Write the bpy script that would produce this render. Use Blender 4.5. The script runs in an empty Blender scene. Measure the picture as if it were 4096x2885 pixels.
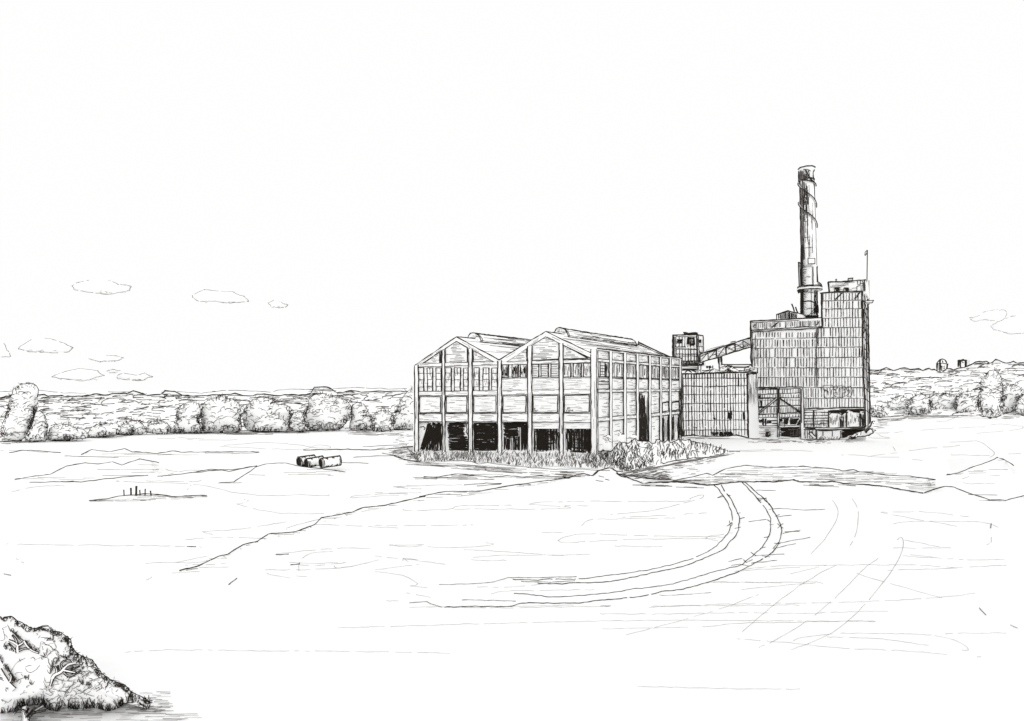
import bpy, math, random
from mathutils import Vector, noise
rng = random.Random(7)
U = rng.uniform
# ---------------------------------------------------------------- camera model (source pixels of the drawing -> world)
F, CX, HZ, CAMH = 2751.0, 2048.0, 1556.0, 7.4
LW = .56          # half a pen width, in source pixels
CAM = Vector((0, 0, CAMH))
SC = bpy.context.scene
COL = SC.collection

def tr(ox, oy, s):
    return lambda st: [(ox + s * float(a), oy + s * float(b)) for a, b in (q.split(',') for q in st.split())]
Z1 = tr(1600, 1280, .3834); Z2 = tr(2150, 1280, .4143); Z3 = tr(2650, 1300, .3092)
Z4 = tr(2980, 1100, .433); Z5 = tr(3050, 640, .4082)
T1 = tr(0, 1480, .392); T2 = tr(850, 1500, .3702); T3 = tr(3450, 1400, .2814)
B4 = tr(0, 2420, .3049); C5 = tr(0, 1080, .5226); G6 = tr(0, 1750, .7404)
G7 = tr(1500, 1750, .7404); G8 = tr(2400, 1750, .7387)
P2 = tr(1120, 1780, .1307); K3 = tr(3200, 1550, .1568); K4 = tr(3010, 1530, .1608)
K5 = tr(2340, 1700, .27); K6 = tr(420, 1900, .1916); R1 = tr(3700, 1150, .1856); S0 = tr(0, 0, 1)

def ray(x, y): return Vector(((x - CX) / F, 1.0, (HZ - y) / F))
def at(x, y, Y): return CAM + ray(x, y) * Y
def pix(p): return (CX + F * p.x / p.y, HZ - F * (p.z - CAMH) / p.y)
def plane(p0, n):
    n = n.normalized()
    if n.dot(CAM - p0) < 0: n = -n
    def f(x, y, off=0.0):
        r = ray(x, y)
        return CAM + r * ((p0 + n * off - CAM).dot(n) / r.dot(n))
    f.n = n
    return f
def plane3(a, b, c): return plane(a, (b - a).cross(c - a))
def vplane(a, b): return plane(a, Vector((b.y - a.y, a.x - b.x, 0)))
def ground(x, y, off=0.0): return CAM + ray(x, y) * ((CAMH - off) * F / (y - HZ))
def depth_at(y): return CAMH * F / (y - HZ)
def R(x0, y0, x1, y1): return [(x0, y0), (x1, y0), (x1, y1), (x0, y1)]
def bil(q, u, v):
    a, b, c, d = q
    return ((a[0]*(1-u)+b[0]*u)*(1-v)+(d[0]*(1-u)+c[0]*u)*v, (a[1]*(1-u)+b[1]*u)*(1-v)+(d[1]*(1-u)+c[1]*u)*v)

# ---------------------------------------------------------------- materials
def material(name, col, var, scale, rough):
    m = bpy.data.materials.new(name); m.use_nodes = True
    nt = m.node_tree; b = nt.nodes['Principled BSDF']
    tc = nt.nodes.new('ShaderNodeTexCoord'); nz = nt.nodes.new('ShaderNodeTexNoise'); rp = nt.nodes.new('ShaderNodeValToRGB')
    nz.inputs['Scale'].default_value = scale; nz.inputs['Detail'].default_value = 6
    nt.links.new(tc.outputs['Object'], nz.inputs['Vector']); nt.links.new(nz.outputs['Fac'], rp.inputs['Fac'])
    rp.color_ramp.elements[0].position = .3; rp.color_ramp.elements[1].position = .7
    rp.color_ramp.elements[0].color = tuple(max(0, c - var) for c in col) + (1,)
    rp.color_ramp.elements[1].color = tuple(min(1, c + var) for c in col) + (1,)
    nt.links.new(rp.outputs['Color'], b.inputs['Base Color'])
    b.inputs['Roughness'].default_value = rough
    b.inputs['Specular IOR Level'].default_value = 0.0
    return m
PAPER = material('white_paper', (.93, .93, .93), .012, 3.0, 1.0)
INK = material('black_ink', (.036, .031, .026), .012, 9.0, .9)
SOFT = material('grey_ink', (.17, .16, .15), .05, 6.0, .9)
MATS = [PAPER, INK, SOFT]

# ---------------------------------------------------------------- mesh builder
class MB:
    def __init__(s): s.v = []; s.f = []; s.m = []
    def face(s, pts, mat=0):
        i = len(s.v); s.v += pts; s.f.append(tuple(range(i, i + len(pts)))); s.m.append(mat)
    def prism(s, a, b, mat=0):
        n = len(a); i = len(s.v); s.v += a; s.v += b
        s.f.append(tuple(range(i, i + n))); s.f.append(tuple(range(i + 2*n - 1, i + n - 1, -1)))
        for k in range(n):
            l = (k + 1) % n; s.f.append((i + k, i + n + k, i + n + l, i + l))
        s.m += [mat] * (n + 2)
    def grid(s, rows, mat=0, close=False):
        i = len(s.v); w = len(rows[0])
        for r in rows: s.v += r
        for a in range(len(rows) - 1):
            for b in range(w if close else w - 1):
                c = (b + 1) % w
                s.f.append((i + a*w + b, i + a*w + c, i + (a+1)*w + c, i + (a+1)*w + b)); s.m.append(mat)
    def tube(s, pts, rad, n=3, mat=1, cap=False):
        if len(pts) < 2: return
        t0 = (pts[1] - pts[0])
        if t0.length < 1e-7: return
        t0.normalize()
        ref = Vector((0, 0, 1)) if abs(t0.z) < .8 else Vector((1, 0, 0))
        u = t0.cross(ref).normalized(); base = len(s.v); k = len(pts)
        for j, p in enumerate(pts):
            t = pts[min(j + 1, k - 1)] - pts[max(j - 1, 0)]
            if t.length > 1e-9:
                t.normalize(); u2 = u - t * u.dot(t)
                if u2.length > 1e-4: u = u2.normalized()
                w = t.cross(u)
            r = rad[j] if isinstance(rad, list) else rad
            for q in range(n):
                a = 2 * math.pi * q / n
                s.v.append(p + (u * math.cos(a) + w * math.sin(a)) * r)
        for j in range(k - 1):
            for q in range(n):
                q2 = (q + 1) % n
                s.f.append((base + j*n + q, base + j*n + q2, base + (j+1)*n + q2, base + (j+1)*n + q)); s.m.append(mat)
        if cap:
            s.f.append(tuple(base + q for q in range(n))); s.m.append(mat)
            s.f.append(tuple(base + (k-1)*n + q for q in reversed(range(n)))); s.m.append(mat)

def dens(P, seg, sm=False):
    out = []
    for i in range(len(P) - 1):
        a, b = P[i], P[i + 1]
        n = max(1, int(math.dist(a, b) / seg + .5))
        if sm:
            p0 = P[i - 1] if i else a; p3 = P[i + 2] if i + 2 < len(P) else b
            n = max(n, 3)
        for k in range(n):
            t = k / n
            if sm:
                out.append(tuple(.5*(2*a[c] + (b[c]-p0[c])*t + (2*p0[c]-5*a[c]+4*b[c]-p3[c])*t*t + (3*a[c]-p0[c]-3*b[c]+p3[c])*t**3) for c in (0, 1)))
            else:
                out.append((a[0] + (b[0]-a[0])*t, a[1] + (b[1]-a[1])*t))
    out.append(P[-1])
    return out

def stroke(mb, surf, P, w=3., off=.02, wob=.8, seg=15, sm=False, dash=0., mat=1, n=3):
    k = U(0, 1000); run = []
    def flush():
        if len(run) > 1: mb.tube([a for a, _ in run], [b for _, b in run], n, mat)
    for i, (x, y) in enumerate(dens(P, seg, sm)):
        t = i * .6
        p = surf(x + 2*wob*noise.noise((t, k, 0)), y + 2*wob*noise.noise((t, k, 7.3)), off)
        run.append((p, w * LW * p.y / F * U(.7, 1.3)))
        if dash and rng.random() < dash:
            flush(); run.clear()
    flush()
def strokes(mb, surf, lst, tf, **kw):
    for st in lst: stroke(mb, surf, tf(st), **kw)
def outline(mb, surf, P, w=3., **kw): 
    for i in range(len(P)): stroke(mb, surf, [P[i], P[(i + 1) % len(P)]], w, **kw)
def hatch(mb, surf, q, n, w=1.7, vert=False, l=(.15, .6), off=.02, wob=.5, seg=40, mat=2):  # pen hatching: tone and shade laid on as ink strokes
    for i in range(n):
        v = (i + rng.random()) / n; L = U(*l); u = U(0, max(0, 1 - L)); d = U(-.25, .25) / n
        P = [bil(q, v, u), bil(q, v + d, u + L)] if vert else [bil(q, u, v), bil(q, u + L, v + d)]
        stroke(mb, surf, P, w * U(.7, 1.2), off, wob, seg, mat=mat)
def scribble(mb, surf, q, n, w=4.2, vert=False, cross=0, off=.03):  # dense ink; in openings it stands for the dark inside
    n = max(2, int(n * 1.15 + .5))
    hatch(mb, surf, q, n, w, vert, (.75, 1.), off, 1.4, 16, 1)
    hatch(mb, surf, q, n // 3, w, vert, (.3, .7), off, 1.4, 16, 1)
    if cross: hatch(mb, surf, q, cross, w * .8, not vert, (.2, .65), off + .01, 1.2, 16, 1)
def stroke3(mb, pts, w=3., wob=.5, n=3, mat=1, per=None):
    k = U(0, 1000); out = []; rad = []
    for i in range(len(pts) - 1):
        a, b = pts[i], pts[i + 1]; L = (b - a).length; m = max(1, int(L / (per or 16 * a.y / F) + .5))
        for j in range(m + (i == len(pts) - 2)): out.append(a.lerp(b, j / m))
    for i, p in enumerate(out):
        s = wob * 2 * p.y / F; t = i * .6
        p += Vector((noise.noise((t, k, 0)), noise.noise((t, k, 3.3)), noise.noise((t, k, 6.1)))) * s
        rad.append(w * LW * p.y / F * U(.75, 1.25))
    mb.tube(out, rad, n, mat)
def hatch3(mb, q, n, w=1.7, l=(.2, .7), nrm=None, wob=.4, mat=2):
    a, b, c, d = q; o = nrm * .03 if nrm else Vector((0, 0, 0))
    for i in range(n):
        v = (i + rng.random()) / n; L = U(*l); u = U(0, max(0, 1 - L))
        e, f = a.lerp(b, v), d.lerp(c, v)
        stroke3(mb, [e.lerp(f, u) + o, e.lerp(f, u + L) + o], w * U(.7, 1.2), wob, 3, mat, 60 * a.y / F)

# ---------------------------------------------------------------- object helpers
def tag(o, label=None, cat=None, group=None, kind=None):
    if label: o['label'] = label
    if cat: o['category'] = cat
    if group: o['group'] = group
    if kind: o['kind'] = kind
    return o
def origin(o):
    p = Vector((0, 0, 0))
    while o: p = p + o.location; o = o.parent
    return p
def obj(name, mb, parent=None, smooth=False, base=None):
    me = bpy.data.meshes.new(name)
    o = bpy.data.objects.new(name, me); COL.objects.link(o)
    if base is not None: o.location = base
    if parent: o.parent = parent
    w = origin(o)
    me.from_pydata([tuple(v - w) for v in mb.v], [], mb.f)
    for m in MATS: me.materials.append(m)
    me.polygons.foreach_set('material_index', mb.m)
    if smooth: me.polygons.foreach_set('use_smooth', [m == 0 for m in mb.m])
    me.update()
    return o
def empty(name, loc, label, cat, group=None):
    o = bpy.data.objects.new(name, None); COL.objects.link(o); o.location = loc; o.empty_display_size = .5
    return tag(o, label, cat, group)
def slab(mb, surf, P, f=0., b=-.3, mat=0):
    mb.prism([surf(x, y, f) for x, y in P], [surf(x, y, b) for x, y in P], mat)

# ---------------------------------------------------------------- banks: a crest line and a foot line with real relief between
def interp(P, x):
    if x <= P[0][0]: return P[0][1]
    for (a, b), (c, d) in zip(P, P[1:]):
        if x <= c: return b + (d - b) * (x - a) / max(c - a, 1e-6)
    return P[-1][1]
def bank(ridge, base, frac=.5, bump=0., rows=5, step=14, Dmin=0., shape=1., bl=1., taper=0.):
    """front slope from the foot (on the ground) up to the crest, back slope down to the ground again"""
    x0, x1 = ridge[0][0], ridge[-1][0]
    mb = MB()
    def yd(x):
        yr = interp(ridge, x); yb = max(interp(base, x), yr + 2)
        if taper: yr = yb - 1.5 - (yb - yr - 1.5) * min(1, (x - x0 + .5) / taper, (x1 - x + .5) / taper)
        Yb = depth_at(yb); Yr = depth_at(yr) if yr > HZ + 3 else 1e9
        D = max(min(frac * (Yr - Yb), 400), Dmin)
        return yr, yb, Yb, D
    def surf(x, y, off=0.):
        yr, yb, Yb, D = yd(x)
        v = min(1, max(0, (yb - y) / max(yb - yr, .5)))
        Y = Yb + D * v ** shape
        if bump: Y -= bump * noise.noise((x * .02, y * .03, 2.)) * v * (1 - v) * 4
        return at(x, y, Y - off)
    n = max(4, int((x1 - x0) / step)); G = []
    for k in range(rows + 1):
        r = []
        for i in range(n + 1):
            x = x0 + (x1 - x0) * i / n; yr, yb, _, _ = yd(x)
            r.append(surf(x, yb + (yr - yb) * k / rows))
        G.append(r)
    back = []
    for i in range(n + 1):
        p = G[-1][i]; yr, yb, Yb, D = yd(x0 + (x1 - x0) * i / n)
        back.append(Vector((p.x, p.y + max(D, .4) * bl, -.05)))
    G.append([ (a + b * 2) / 3 + Vector((0, 0, 0)) for a, b in zip(back, G[-1])])
    G.append(back)
    mb.grid(G)
    return mb, surf

# ---------------------------------------------------------------- puffs: rounded masses (crowns, shrubs, clouds) from an outline
def puff(out, Y, depth, lump=.25, freq=.012, N=84, K=7, keep=0.):
    cx = sum(p[0] for p in out) / len(out); cy = sum(p[1] for p in out) / len(out)
    E = list(zip(out, out[1:] + out[:1])); sd = U(0, 99)
    def rad(th):
        dx, dy = math.cos(th), math.sin(th); best = 1.
        for (a, b), (c, d) in E:
            ex, ey = c - a, d - b; den = dx * ey - dy * ex
            if abs(den) < 1e-9: continue
            t = ((a - cx) * ey - (b - cy) * ex) / den; u = ((a - cx) * dy - (b - cy) * dx) / den
            if -1e-6 <= u <= 1 + 1e-6 and t > best: best = t
        return best
    TH = [2 * math.pi * i / N for i in range(N)]; RD = [rad(t) for t in TH]
    def rd(th):
        f = (th % (2 * math.pi)) / (2 * math.pi) * N; i = int(f) % N; t = f - int(f)
        return RD[i] * (1 - t) + RD[(i + 1) % N] * t
    def dy(x, y, r, s):
        return depth * math.sqrt(max(0, 1 - r * r)) * (1 + s * lump * 2 * noise.noise((x * freq, y * freq, sd + s)))
    def polar(th, r, off=0., s=1):
        R_ = rd(th) * r; x, y = cx + math.cos(th) * R_, cy + math.sin(th) * R_
        return at(x, y, Y - s * dy(x, y, r, s) - off)
    def surf(x, y, off=0.):
        th = math.atan2(y - cy, x - cx); r = math.hypot(x - cx, y - cy) / rd(th)
        return at(x, y, Y - dy(x, y, min(1, r), 1) - off)
    mb = MB(); rows = []
    for s in (1, -1):
        ks = [math.sin(math.pi / 2 * k / K) for k in range(K + 1)]
        ks[0] = .02
        if s < 0: ks = ks[::-1][1:]
        rows += [[polar(t, r, 0, s) for t in TH] for r in ks]
    mb.grid(rows, close=True)
    mb.face(list(reversed(rows[0]))); mb.face(rows[-1])
    surf.polar = polar; surf.rd = rd; surf.c = (cx, cy); surf.Y = Y
    return mb, surf
def foliage(mb, surf, fur, scal, w=1.7, L=(6, 15), sL=(6, 16), rim=3., up=None, base=0, back=.15):
    Y = surf.Y; px = Y / F
    for i in range(fur):
        th = U(0, 2*math.pi); r = 1 - abs(rng.gauss(0, .13)) if rng.random() < .7 else math.sqrt(U(0, 1))
        if not 0 < r < 1: continue
        s = -1 if rng.random() < back else 1
        p = surf.polar(th, r, 0, s); e = .02
        a = surf.polar(th + e, r, 0, s) - p; b = surf.polar(th, r - e, 0, s) - p
        nn = a.cross(b)
        if nn.length < 1e-9: continue
        nn.normalize()
        if nn.dot(p - at(*surf.c, Y)) < 0: nn = -nn
        tg = (Vector((0, 0, 1)) if up is None else up) + Vector((U(-1, 1), U(-1, 1), U(-.6, .6)))
        l = U(*L) * px; q = Vector((U(-1, 1), U(-1, 1), U(-1, 1)))
        pts = [p + nn * (l * t * .8) + tg * (l * .6 * t * t) + q * (l * .3 * math.sin(3 * t)) for t in (0, .33, .66, 1)]
        mb.tube(pts, w * LW * px * U(.7, 1.2), 3, 1)
    for i in range(scal):
        th = U(0, 2*math.pi); r = math.sqrt(U(.02, .97)); R_ = surf.rd(th) * r
        x, y = surf.c[0] + math.cos(th) * R_, surf.c[1] + math.sin(th) * R_
        a = U(*sL); h = a * U(.25, .8); a0 = U(-.3, .9); a1 = a0 + U(1.2, 2.6); tl = U(-.4, .4)
        P = [(x - a * math.cos(t), y - h * math.sin(t) + tl * a * math.cos(t)) for t in (a0 + (a1 - a0) * j / 5 for j in range(6))]
        stroke(mb, surf, P, w * U(.6, 1.1), .04 * Y / 100, .5, 8)
    for i in range(base):
        th = math.pi / 2 + U(-1.1, 1.1); r = U(.8, 1.0); R_ = surf.rd(th) * r
        x, y = surf.c[0] + math.cos(th) * R_, surf.c[1] + math.sin(th) * R_
        stroke(mb, surf, [(x, y), (x + U(-4, 4), y - U(4, 12)), (x + U(-9, 9), y - U(8, 20))], w, .04 * Y / 100, .6, 6, True)
    if rim:
        th = 0.; k = U(0, 99)
        while th < 2*math.pi:
            e = th + U(.25, .9); m = 8
            j = U(-.02, .01)
            P = [surf.polar(th + (e - th) * i / m, 1.0 + j + .025 * noise.noise((th * 3 + i * .7, k, 0)), .02) for i in range(m + 1)]
            mb.tube(P, [rim * LW * px * U(.5, 1.2)] * (m + 1), 3, 1)
            th = e - (U(0, .25) if rng.random() < .75 else -U(0, .12))

# ================================================================ GROUND
G = MB()
G.face([Vector((-2500, -60, 0)), Vector((2500, -60, 0)), Vector((2500, 4000, 0)), Vector((-2500, 4000, 0))])
FA = dict(w=1.0, off=.015, wob=1.6, seg=20, sm=True, dash=.1, mat=2)
ME = dict(w=2.6, off=.02, wob=1.2, seg=16, sm=False)
HV = dict(w=4.2, off=.03, wob=1.3, seg=14, n=4)
strokes(G, ground, '''45,572 60,577 330,580 1000,588 1090,596|785,682 900,675 1060,676 1125,662|1000,552 1200,540 1420,545
1150,522 1110,518 1105,508 1300,495 1550,455|62,292 200,265 350,262|640,232 650,240 900,245 1100,260 1280,300 1500,315 1600,308 1760,314 1775,308
1280,360 1330,352 1340,342 1320,333|1280,360 1460,402 1750,412 2000,396|1030,238 1033,255 1010,282|1900,320 1920,325 2200,310|1900,318 2000,308 2200,302
2125,266 2140,270 2296,278|2125,266 2296,262|1550,498 1560,485 1700,450 1820,425|1700,470 1900,475 2150,490|1490,630 1650,612 1850,600 2000,600
1560,672 1700,680 1870,676|1575,685 1700,690 1860,678|1615,725 1620,670 1680,625 1800,615|1415,715 1600,715 1860,702 2050,660|1805,690 1830,706 1990,678
1440,735 1570,762|1600,748 1680,753|2100,582 2200,590 2296,585|2180,653 2205,672|790,772 820,755|85,655 130,676
1190,47 1400,28 1600,40 1760,60 1785,50 1720,42 1600,65 1190,50|870,212 1000,180 1200,178|880,140 890,170 960,185|0,72 90,70 300,85|850,5 1100,14 1284,12|960,0 1100,10
1540,178 1700,176 1760,180|790,235 1040,238 1090,230|950,675 1120,640|1000,690 1260,678|1060,702 1235,700|930,733 1080,725|1130,655 1250,653'''.replace('\n', '|').split('|'), G6, **FA)
strokes(G, ground, '''1235,795 1280,760|1010,590 1060,590|1490,632 1560,630|1570,687 1620,683|22,738 60,744|350,100 640,108|160,243 330,240 400,235'''.replace('\n', '|').split('|'), G6, **ME)
strokes(G, ground, '''0,475 300,478 530,472|80,583 265,578|285,590 400,597 590,585 640,575 600,568|520,660 600,665 710,663|480,605 750,620 1020,642|530,650 700,638 1160,632
990,560 1020,540 1130,520 1400,530 1890,538|990,555 1050,567 1400,550 1840,548|900,517 930,512 1015,513|1295,588 1550,590
830,360 900,350 1200,345 1660,345 1700,330 1765,310 1768,325 1690,348 1500,395 1270,415|830,360 1020,375 1030,368 1150,370
150,385 180,395 400,388 460,370 740,368|430,388 1010,385 1030,372|1115,478 1160,445 1300,440 1620,435|100,265 300,258 470,257|0,300 250,300|110,268 180,275
170,920 300,915 600,920 1270,912|725,912 1075,905|1480,912 2296,905|1530,850 1600,852 1820,838|1940,722 2296,700|1790,780 2200,785|0,640 180,660 380,685
150,665 160,650 230,660|0,715 240,685|0,725 150,745 230,790 190,805 310,810|625,845 700,832 950,825 1200,822|550,810 780,805 950,785|170,840 300,865|60,882 130,883'''.replace('\n', '|').split('|'), G7, **FA)
strokes(G, ground, '''1258,338 1290,400 1270,470 1200,570 1130,640|1365,333 1395,380 1400,450 1380,540 1355,585|1600,560 1632,540 1642,590 1600,690 1520,800 1400,940 1250,1060 1035,1150
1505,655 1420,720 1250,890 1050,1040 860,1140|1280,690 1100,790 900,940 770,1055|860,850 580,950 140,1070|1520,405 1700,402 1850,410 1995,432|1520,405 1700,440 1930,480
1565,487 1620,460 1800,455 2060,458 2155,485|720,727 900,700 1200,692 1600,690 1780,695 1950,710|1555,720 1800,712 2200,692|575,783 900,785 1170,783 1208,797
765,825 1000,800 1170,787|320,853 390,857 600,840|265,920 500,908 900,900 1400,890 1850,865 2030,842|0,955 400,955 800,948 1060,953 1400,942 1560,940|0,1035 480,1028
555,1025 800,1005 1100,1000 1430,992 1495,1000|745,1092 1000,1110 1300,1140 1650,1155 1880,1175|1048,1102 1100,1082 1300,1062 1700,1065 1850,1080 1940,1105 1998,1148 1960,1150
1230,1080 1500,1090 1780,1125|1870,1062 2200,1058|2040,1190 2127,1180|1390,738 1600,800 1850,867|1550,598 1900,597|1640,640 1990,662 2190,660|1680,635 1800,645
2120,540 2118,570 2095,582|1295,100 1340,92 1450,103 1620,108|1450,103 1700,70 1950,42|1870,30 2040,20 2110,60 2135,90 2100,115|1900,95 2110,97|1690,120 1745,125|2210,88 2280,88|1580,40 1597,72
1960,225 2040,200 2110,195|1960,240 1990,250 2135,250|120,433 360,422|455,417 580,408|640,560 570,545 620,530 720,518|1230,690 1010,745|1650,555 1860,597'''.replace('\n', '|').split('|'), G8, **FA)
strokes(G, ground, '''805,455 900,442|640,325 660,315|690,310 707,315|845,285 950,288|850,330 905,328|915,390 970,383 1100,395 1220,388|955,430 1035,420|1000,510 1080,510|990,520 1085,500
955,575 1140,540|945,600 1060,575|840,640 1000,632|820,680 960,665|695,670 770,655|2053,920 2090,962|2220,1015 2260,1033|2115,490 2118,465|0,912 58,913|860,745? '''.replace('\n', '|').replace('|860,745? ', '').split('|'), G8, **{**ME, 'w': 2.})
strokes(G, ground, ['500,2610 650,2600 1000,2603 1400,2606 1800,2613', '1350,2512 1900,2496 2600,2482 3300,2484 3500,2486', '2550,2745 2800,2752 3200,2757'], S0, **FA)
# hatching on the ground: inked shading at the foot of the woods, more around the hall, the works and the shrub
def ground_hatch(q, n, w=1.8, l=(.1, .4)): hatch(G, ground, q, n, w, False, l, .02, 1., 26)
ground_hatch(T1('0,735 500,712 500,735 0,762'), 16)
ground_hatch(T1('450,705 1500,628 1500,660 450,732'), 34)
ground_hatch(T1('1450,628 2296,640 2296,660 1450,650'), 16)
ground_hatch(T2('0,622 700,612 700,645 0,650'), 18)
ground_hatch(T2('600,612 1500,588 1500,612 600,640'), 14)
ground_hatch(T2('1400,590 2180,575 2180,680 1400,640'), 22)
ground_hatch(T2('1950,640 2180,600 2180,800 1950,780'), 18)
ground_hatch(T3('150,945 900,935 900,975 150,1040'), 26)
ground_hatch(T3('600,915 1650,905 1650,950 600,980'), 30)
ground_hatch(T3('1900,955 2296,930 2296,975 1900,985'), 10)
strokes(G, ground, ['0,735 120,725 300,712 500,715 720,705 900,682 1100,668 1300,655 1480,630 1800,634 2080,640 2296,640'], T1, **HV)
strokes(G, ground, ['0,625 200,632 300,610 420,600 560,620 680,600 820,600 960,610 1100,585 1200,575 1350,590 1420,570 1600,575 1760,602 1950,600 2180,575'], T2, **HV)
strokes(G, ground, ['130,950 400,950 560,935 640,908 700,915 900,915 1000,890 1130,912 1400,912 1620,905 1720,950 1900,965 1990,918 2180,905 2296,945'], T3, **HV)
strokes(G, ground, ['840,1142 1300,1110 1700,1100', '1700,1100 1900,1060 2200,1080 2280,1085 2210,1130 1620,1190', '240,1185 580,1170', '1050,1020 1200,1010 1400,920'], T3, **FA)
ground_hatch(G7('0,62 230,40 235,120 130,118'), 40, 2.0)
ground_hatch(G7('160,128 840,165 840,200 160,150'), 36, 1.7, (.1, .35))
ground_hatch(G7('820,175 1180,185 1180,215 820,205'), 18, 1.7)
ground_hatch(G7('180,215 700,212 700,228 180,228'), 12, 1.7)
ground_hatch(K5('700,690 2150,400 2250,430 480,735'), 60, 1.9, (.05, .2))
ground_hatch(K5('480,700 1100,570 1350,800 850,850'), 95, 1.9, (.08, .35))
ground_hatch(K5('1250,560 2000,440 1950,560 1300,640'), 26, 1.7, (.05, .2))
ground_hatch(K5('900,640 1800,560 1700,760 1000,780'), 22, 1.5, (.06, .2))
ground_hatch(K5('1450,165 2300,170 2300,200 1500,210'), 20, 2.2, (.1, .3))
ground_hatch(Z4('0,1505 550,1515 560,1560 0,1545'), 30, 2.4, (.05, .25))
ground_hatch(K3('0,1320 1050,1330 1000,1430 0,1430'), 20, 2.6, (.05, .25))
ground_hatch(K3('1050,1340 1600,1290 1600,1400 1050,1410'), 6, 2.4, (.1, .4))
strokes(G, ground, ['1900,1180 2000,1190 2150,1270 2290,1280', '1480,1290 1800,1290 2290,1300', '1850,1150 2290,1150'], K3, **FA)
ground_hatch(T3('150,970 460,990 380,1110 150,1120'), 18, 1.6, (.2, .6))
ground_hatch(B4('0,1410 2000,1350 1800,1525 0,1525'), 22, 1.6, (.05, .25))
ground_hatch(B4('1600,1330 2290,1330 2290,1400 1500,1400'), 22, 1.8, (.1, .4))
ground_hatch(B4('1750,1120 2290,1140 2290,1330 1950,1330'), 12, 1.7, (.2, .6))
ground_hatch(B4('1300,1400 2700,1400 2700,1520 1300,1520'), 18, 1.4, (.1, .4))
strokes(G, ground, ['40,84 120,100 160,122 230,132 320,130 380,123 520,130 560,145 610,137 720,152 830,162 960,172 1080,170 1190,178 1270,180'], G7, **ME)
strokes(G, ground, ['195,455 290,520 350,585 420,590 500,625 640,650 700,690'], K5, **ME)
strokes(G, ground, ['700,690 800,650 920,610 1040,580 1110,550 1170,575 1210,550 1400,525 1600,490 1830,482 1900,450 2000,440 2090,400 2150,400', '115,745 200,680 350,635 400,640 470,690 560,690', '470,700 490,740 540,770 600,780'], K5, **HV)
strokes(G, ground, ['2150,395 2300,400', '160,820 270,835', '200,755 280,775', '300,800 360,820'], K5, **ME)
strokes(G, ground, ['700,78 1000,72 1150,75', '700,72 990,65'], G8, **FA)
strokes(G, ground, ['1640,69 1800,66 1880,65 2000,68 2140,60 2240,50', '2130,100 2200,125 2280,130'], G6, **HV)
strokes(G, ground, ['1910,108 2060,100 2130,98', '1850,135 1990,140', '1960,50 2200,40', '2120,85 2230,70', '2200,60 2240,90'], G6, **ME)
strokes(G, ground, ['1085,202 1130,197 1175,208 1200,180 1260,165'], G7, **HV)
strokes(G, ground, ['480,257 600,248 685,250', '550,262 680,252', '265,212 330,217 400,205'], G7, **ME)
strokes(G, ground, ['50,84 120,70 210,73 325,84', '330,239 440,240 680,212 800,205', '850,212 1050,190 1170,178 1290,170 1390,155', '1050,190 1140,172 1240,182 1390,152'], G6, **{**ME, 'w': 3.4})
tag(obj('ground', G), 'pale open ground with faint sketched lines in front of the works', 'ground', kind='structure')

# wheel ruts
def rut(name, label, A, B, extra=()):
    mb = MB()
    a, b = dens(A, 22, True), dens(B, 22, True); n = 60
    def pick(P, t):
        f = t * (len(P) - 1); i = min(int(f), len(P) - 2); return (P[i][0]+(P[i+1][0]-P[i][0])*(f-i), P[i][1]+(P[i+1][1]-P[i][1])*(f-i))
    rows = [[], [], []]
    for i in range(n + 1):
        p, q = ground(*pick(a, i / n)), ground(*pick(b, i / n))
        rows[0].append(p + Vector((0, 0, .004))); rows[2].append(q + Vector((0, 0, .004))); rows[1].append((p + q) / 2 + Vector((0, 0, .006)))
    mb.grid(rows)
    for P, w in ((A, 2.8), (B, 3.2)): stroke(mb, ground, P, w, .02, 1.6, 12, True, .03)
    for st in extra: stroke(mb, ground, G7(st), 2., .02, 1., 14)
    tag(obj(name, mb), label, 'wheel rut', 'wheel ruts curving across the ground', 'structure')
rut('wheel_rut', 'inner wheel rut of the curving pair, its lines broken halfway', G7('1830,255 1860,285 1900,345 1925,400 1932,450 1922,480 1905,520 1850,580 1830,597 1750,640 1660,670 1590,690 1500,710 1330,737 1200,752 1100,765 960,765 850,770 745,766'),
    G7('1870,255 1890,290 1930,345 1955,400 1970,440 1965,490 1950,530 1920,560 1875,608 1780,650 1680,690 1600,710 1480,735 1390,755 1250,780 1100,785 980,790 880,787'),
    ['645,780 720,757 850,757 1090,752', '345,795 500,792 645,782', '790,778 950,782 1080,775', '1900,478 1930,460', '1915,450 1922,480', '1850,325 1885,320', '1900,310 1915,315', '1955,412 1975,408', '1970,440 1995,432', '1945,490 1975,485'])
rut('wheel_rut', 'outer wheel rut of the curving pair, with crossing ticks on its bend', G7('1985,240 2020,280 2075,340 2120,400 2137,440 2135,510 2100,580 2050,630 2000,670 1975,690 1850,720 1700,765 1560,800 1380,820 1300,835 1150,850 950,860 860,850 800,845 750,842'),
    G7('2000,245 2060,295 2130,360 2160,410 2190,470 2195,520 2170,590 2120,640 2050,680 1960,725 1800,780 1650,820 1550,832 1420,860 1200,880 1080,895 900,893 790,895 720,912 590,912 375,915'),
    ['470,877 600,880 700,882 760,885', '185,895 280,885 300,898 360,915', '2065,330 2085,345', '2080,335 2110,330 2130,365', '2120,445 2135,455', '2130,470 2155,472', '2160,425 2185,415', '2175,465 2205,490', '2205,465 2175,490', '2100,540 2130,537', '2150,600 2180,565', '2155,570 2190,575', '2080,600 2110,592', '2030,620 2060,640', '2090,640 2135,645', '1925,690 1970,685 2020,695', '1990,660 2005,675 2040,660'])

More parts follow.
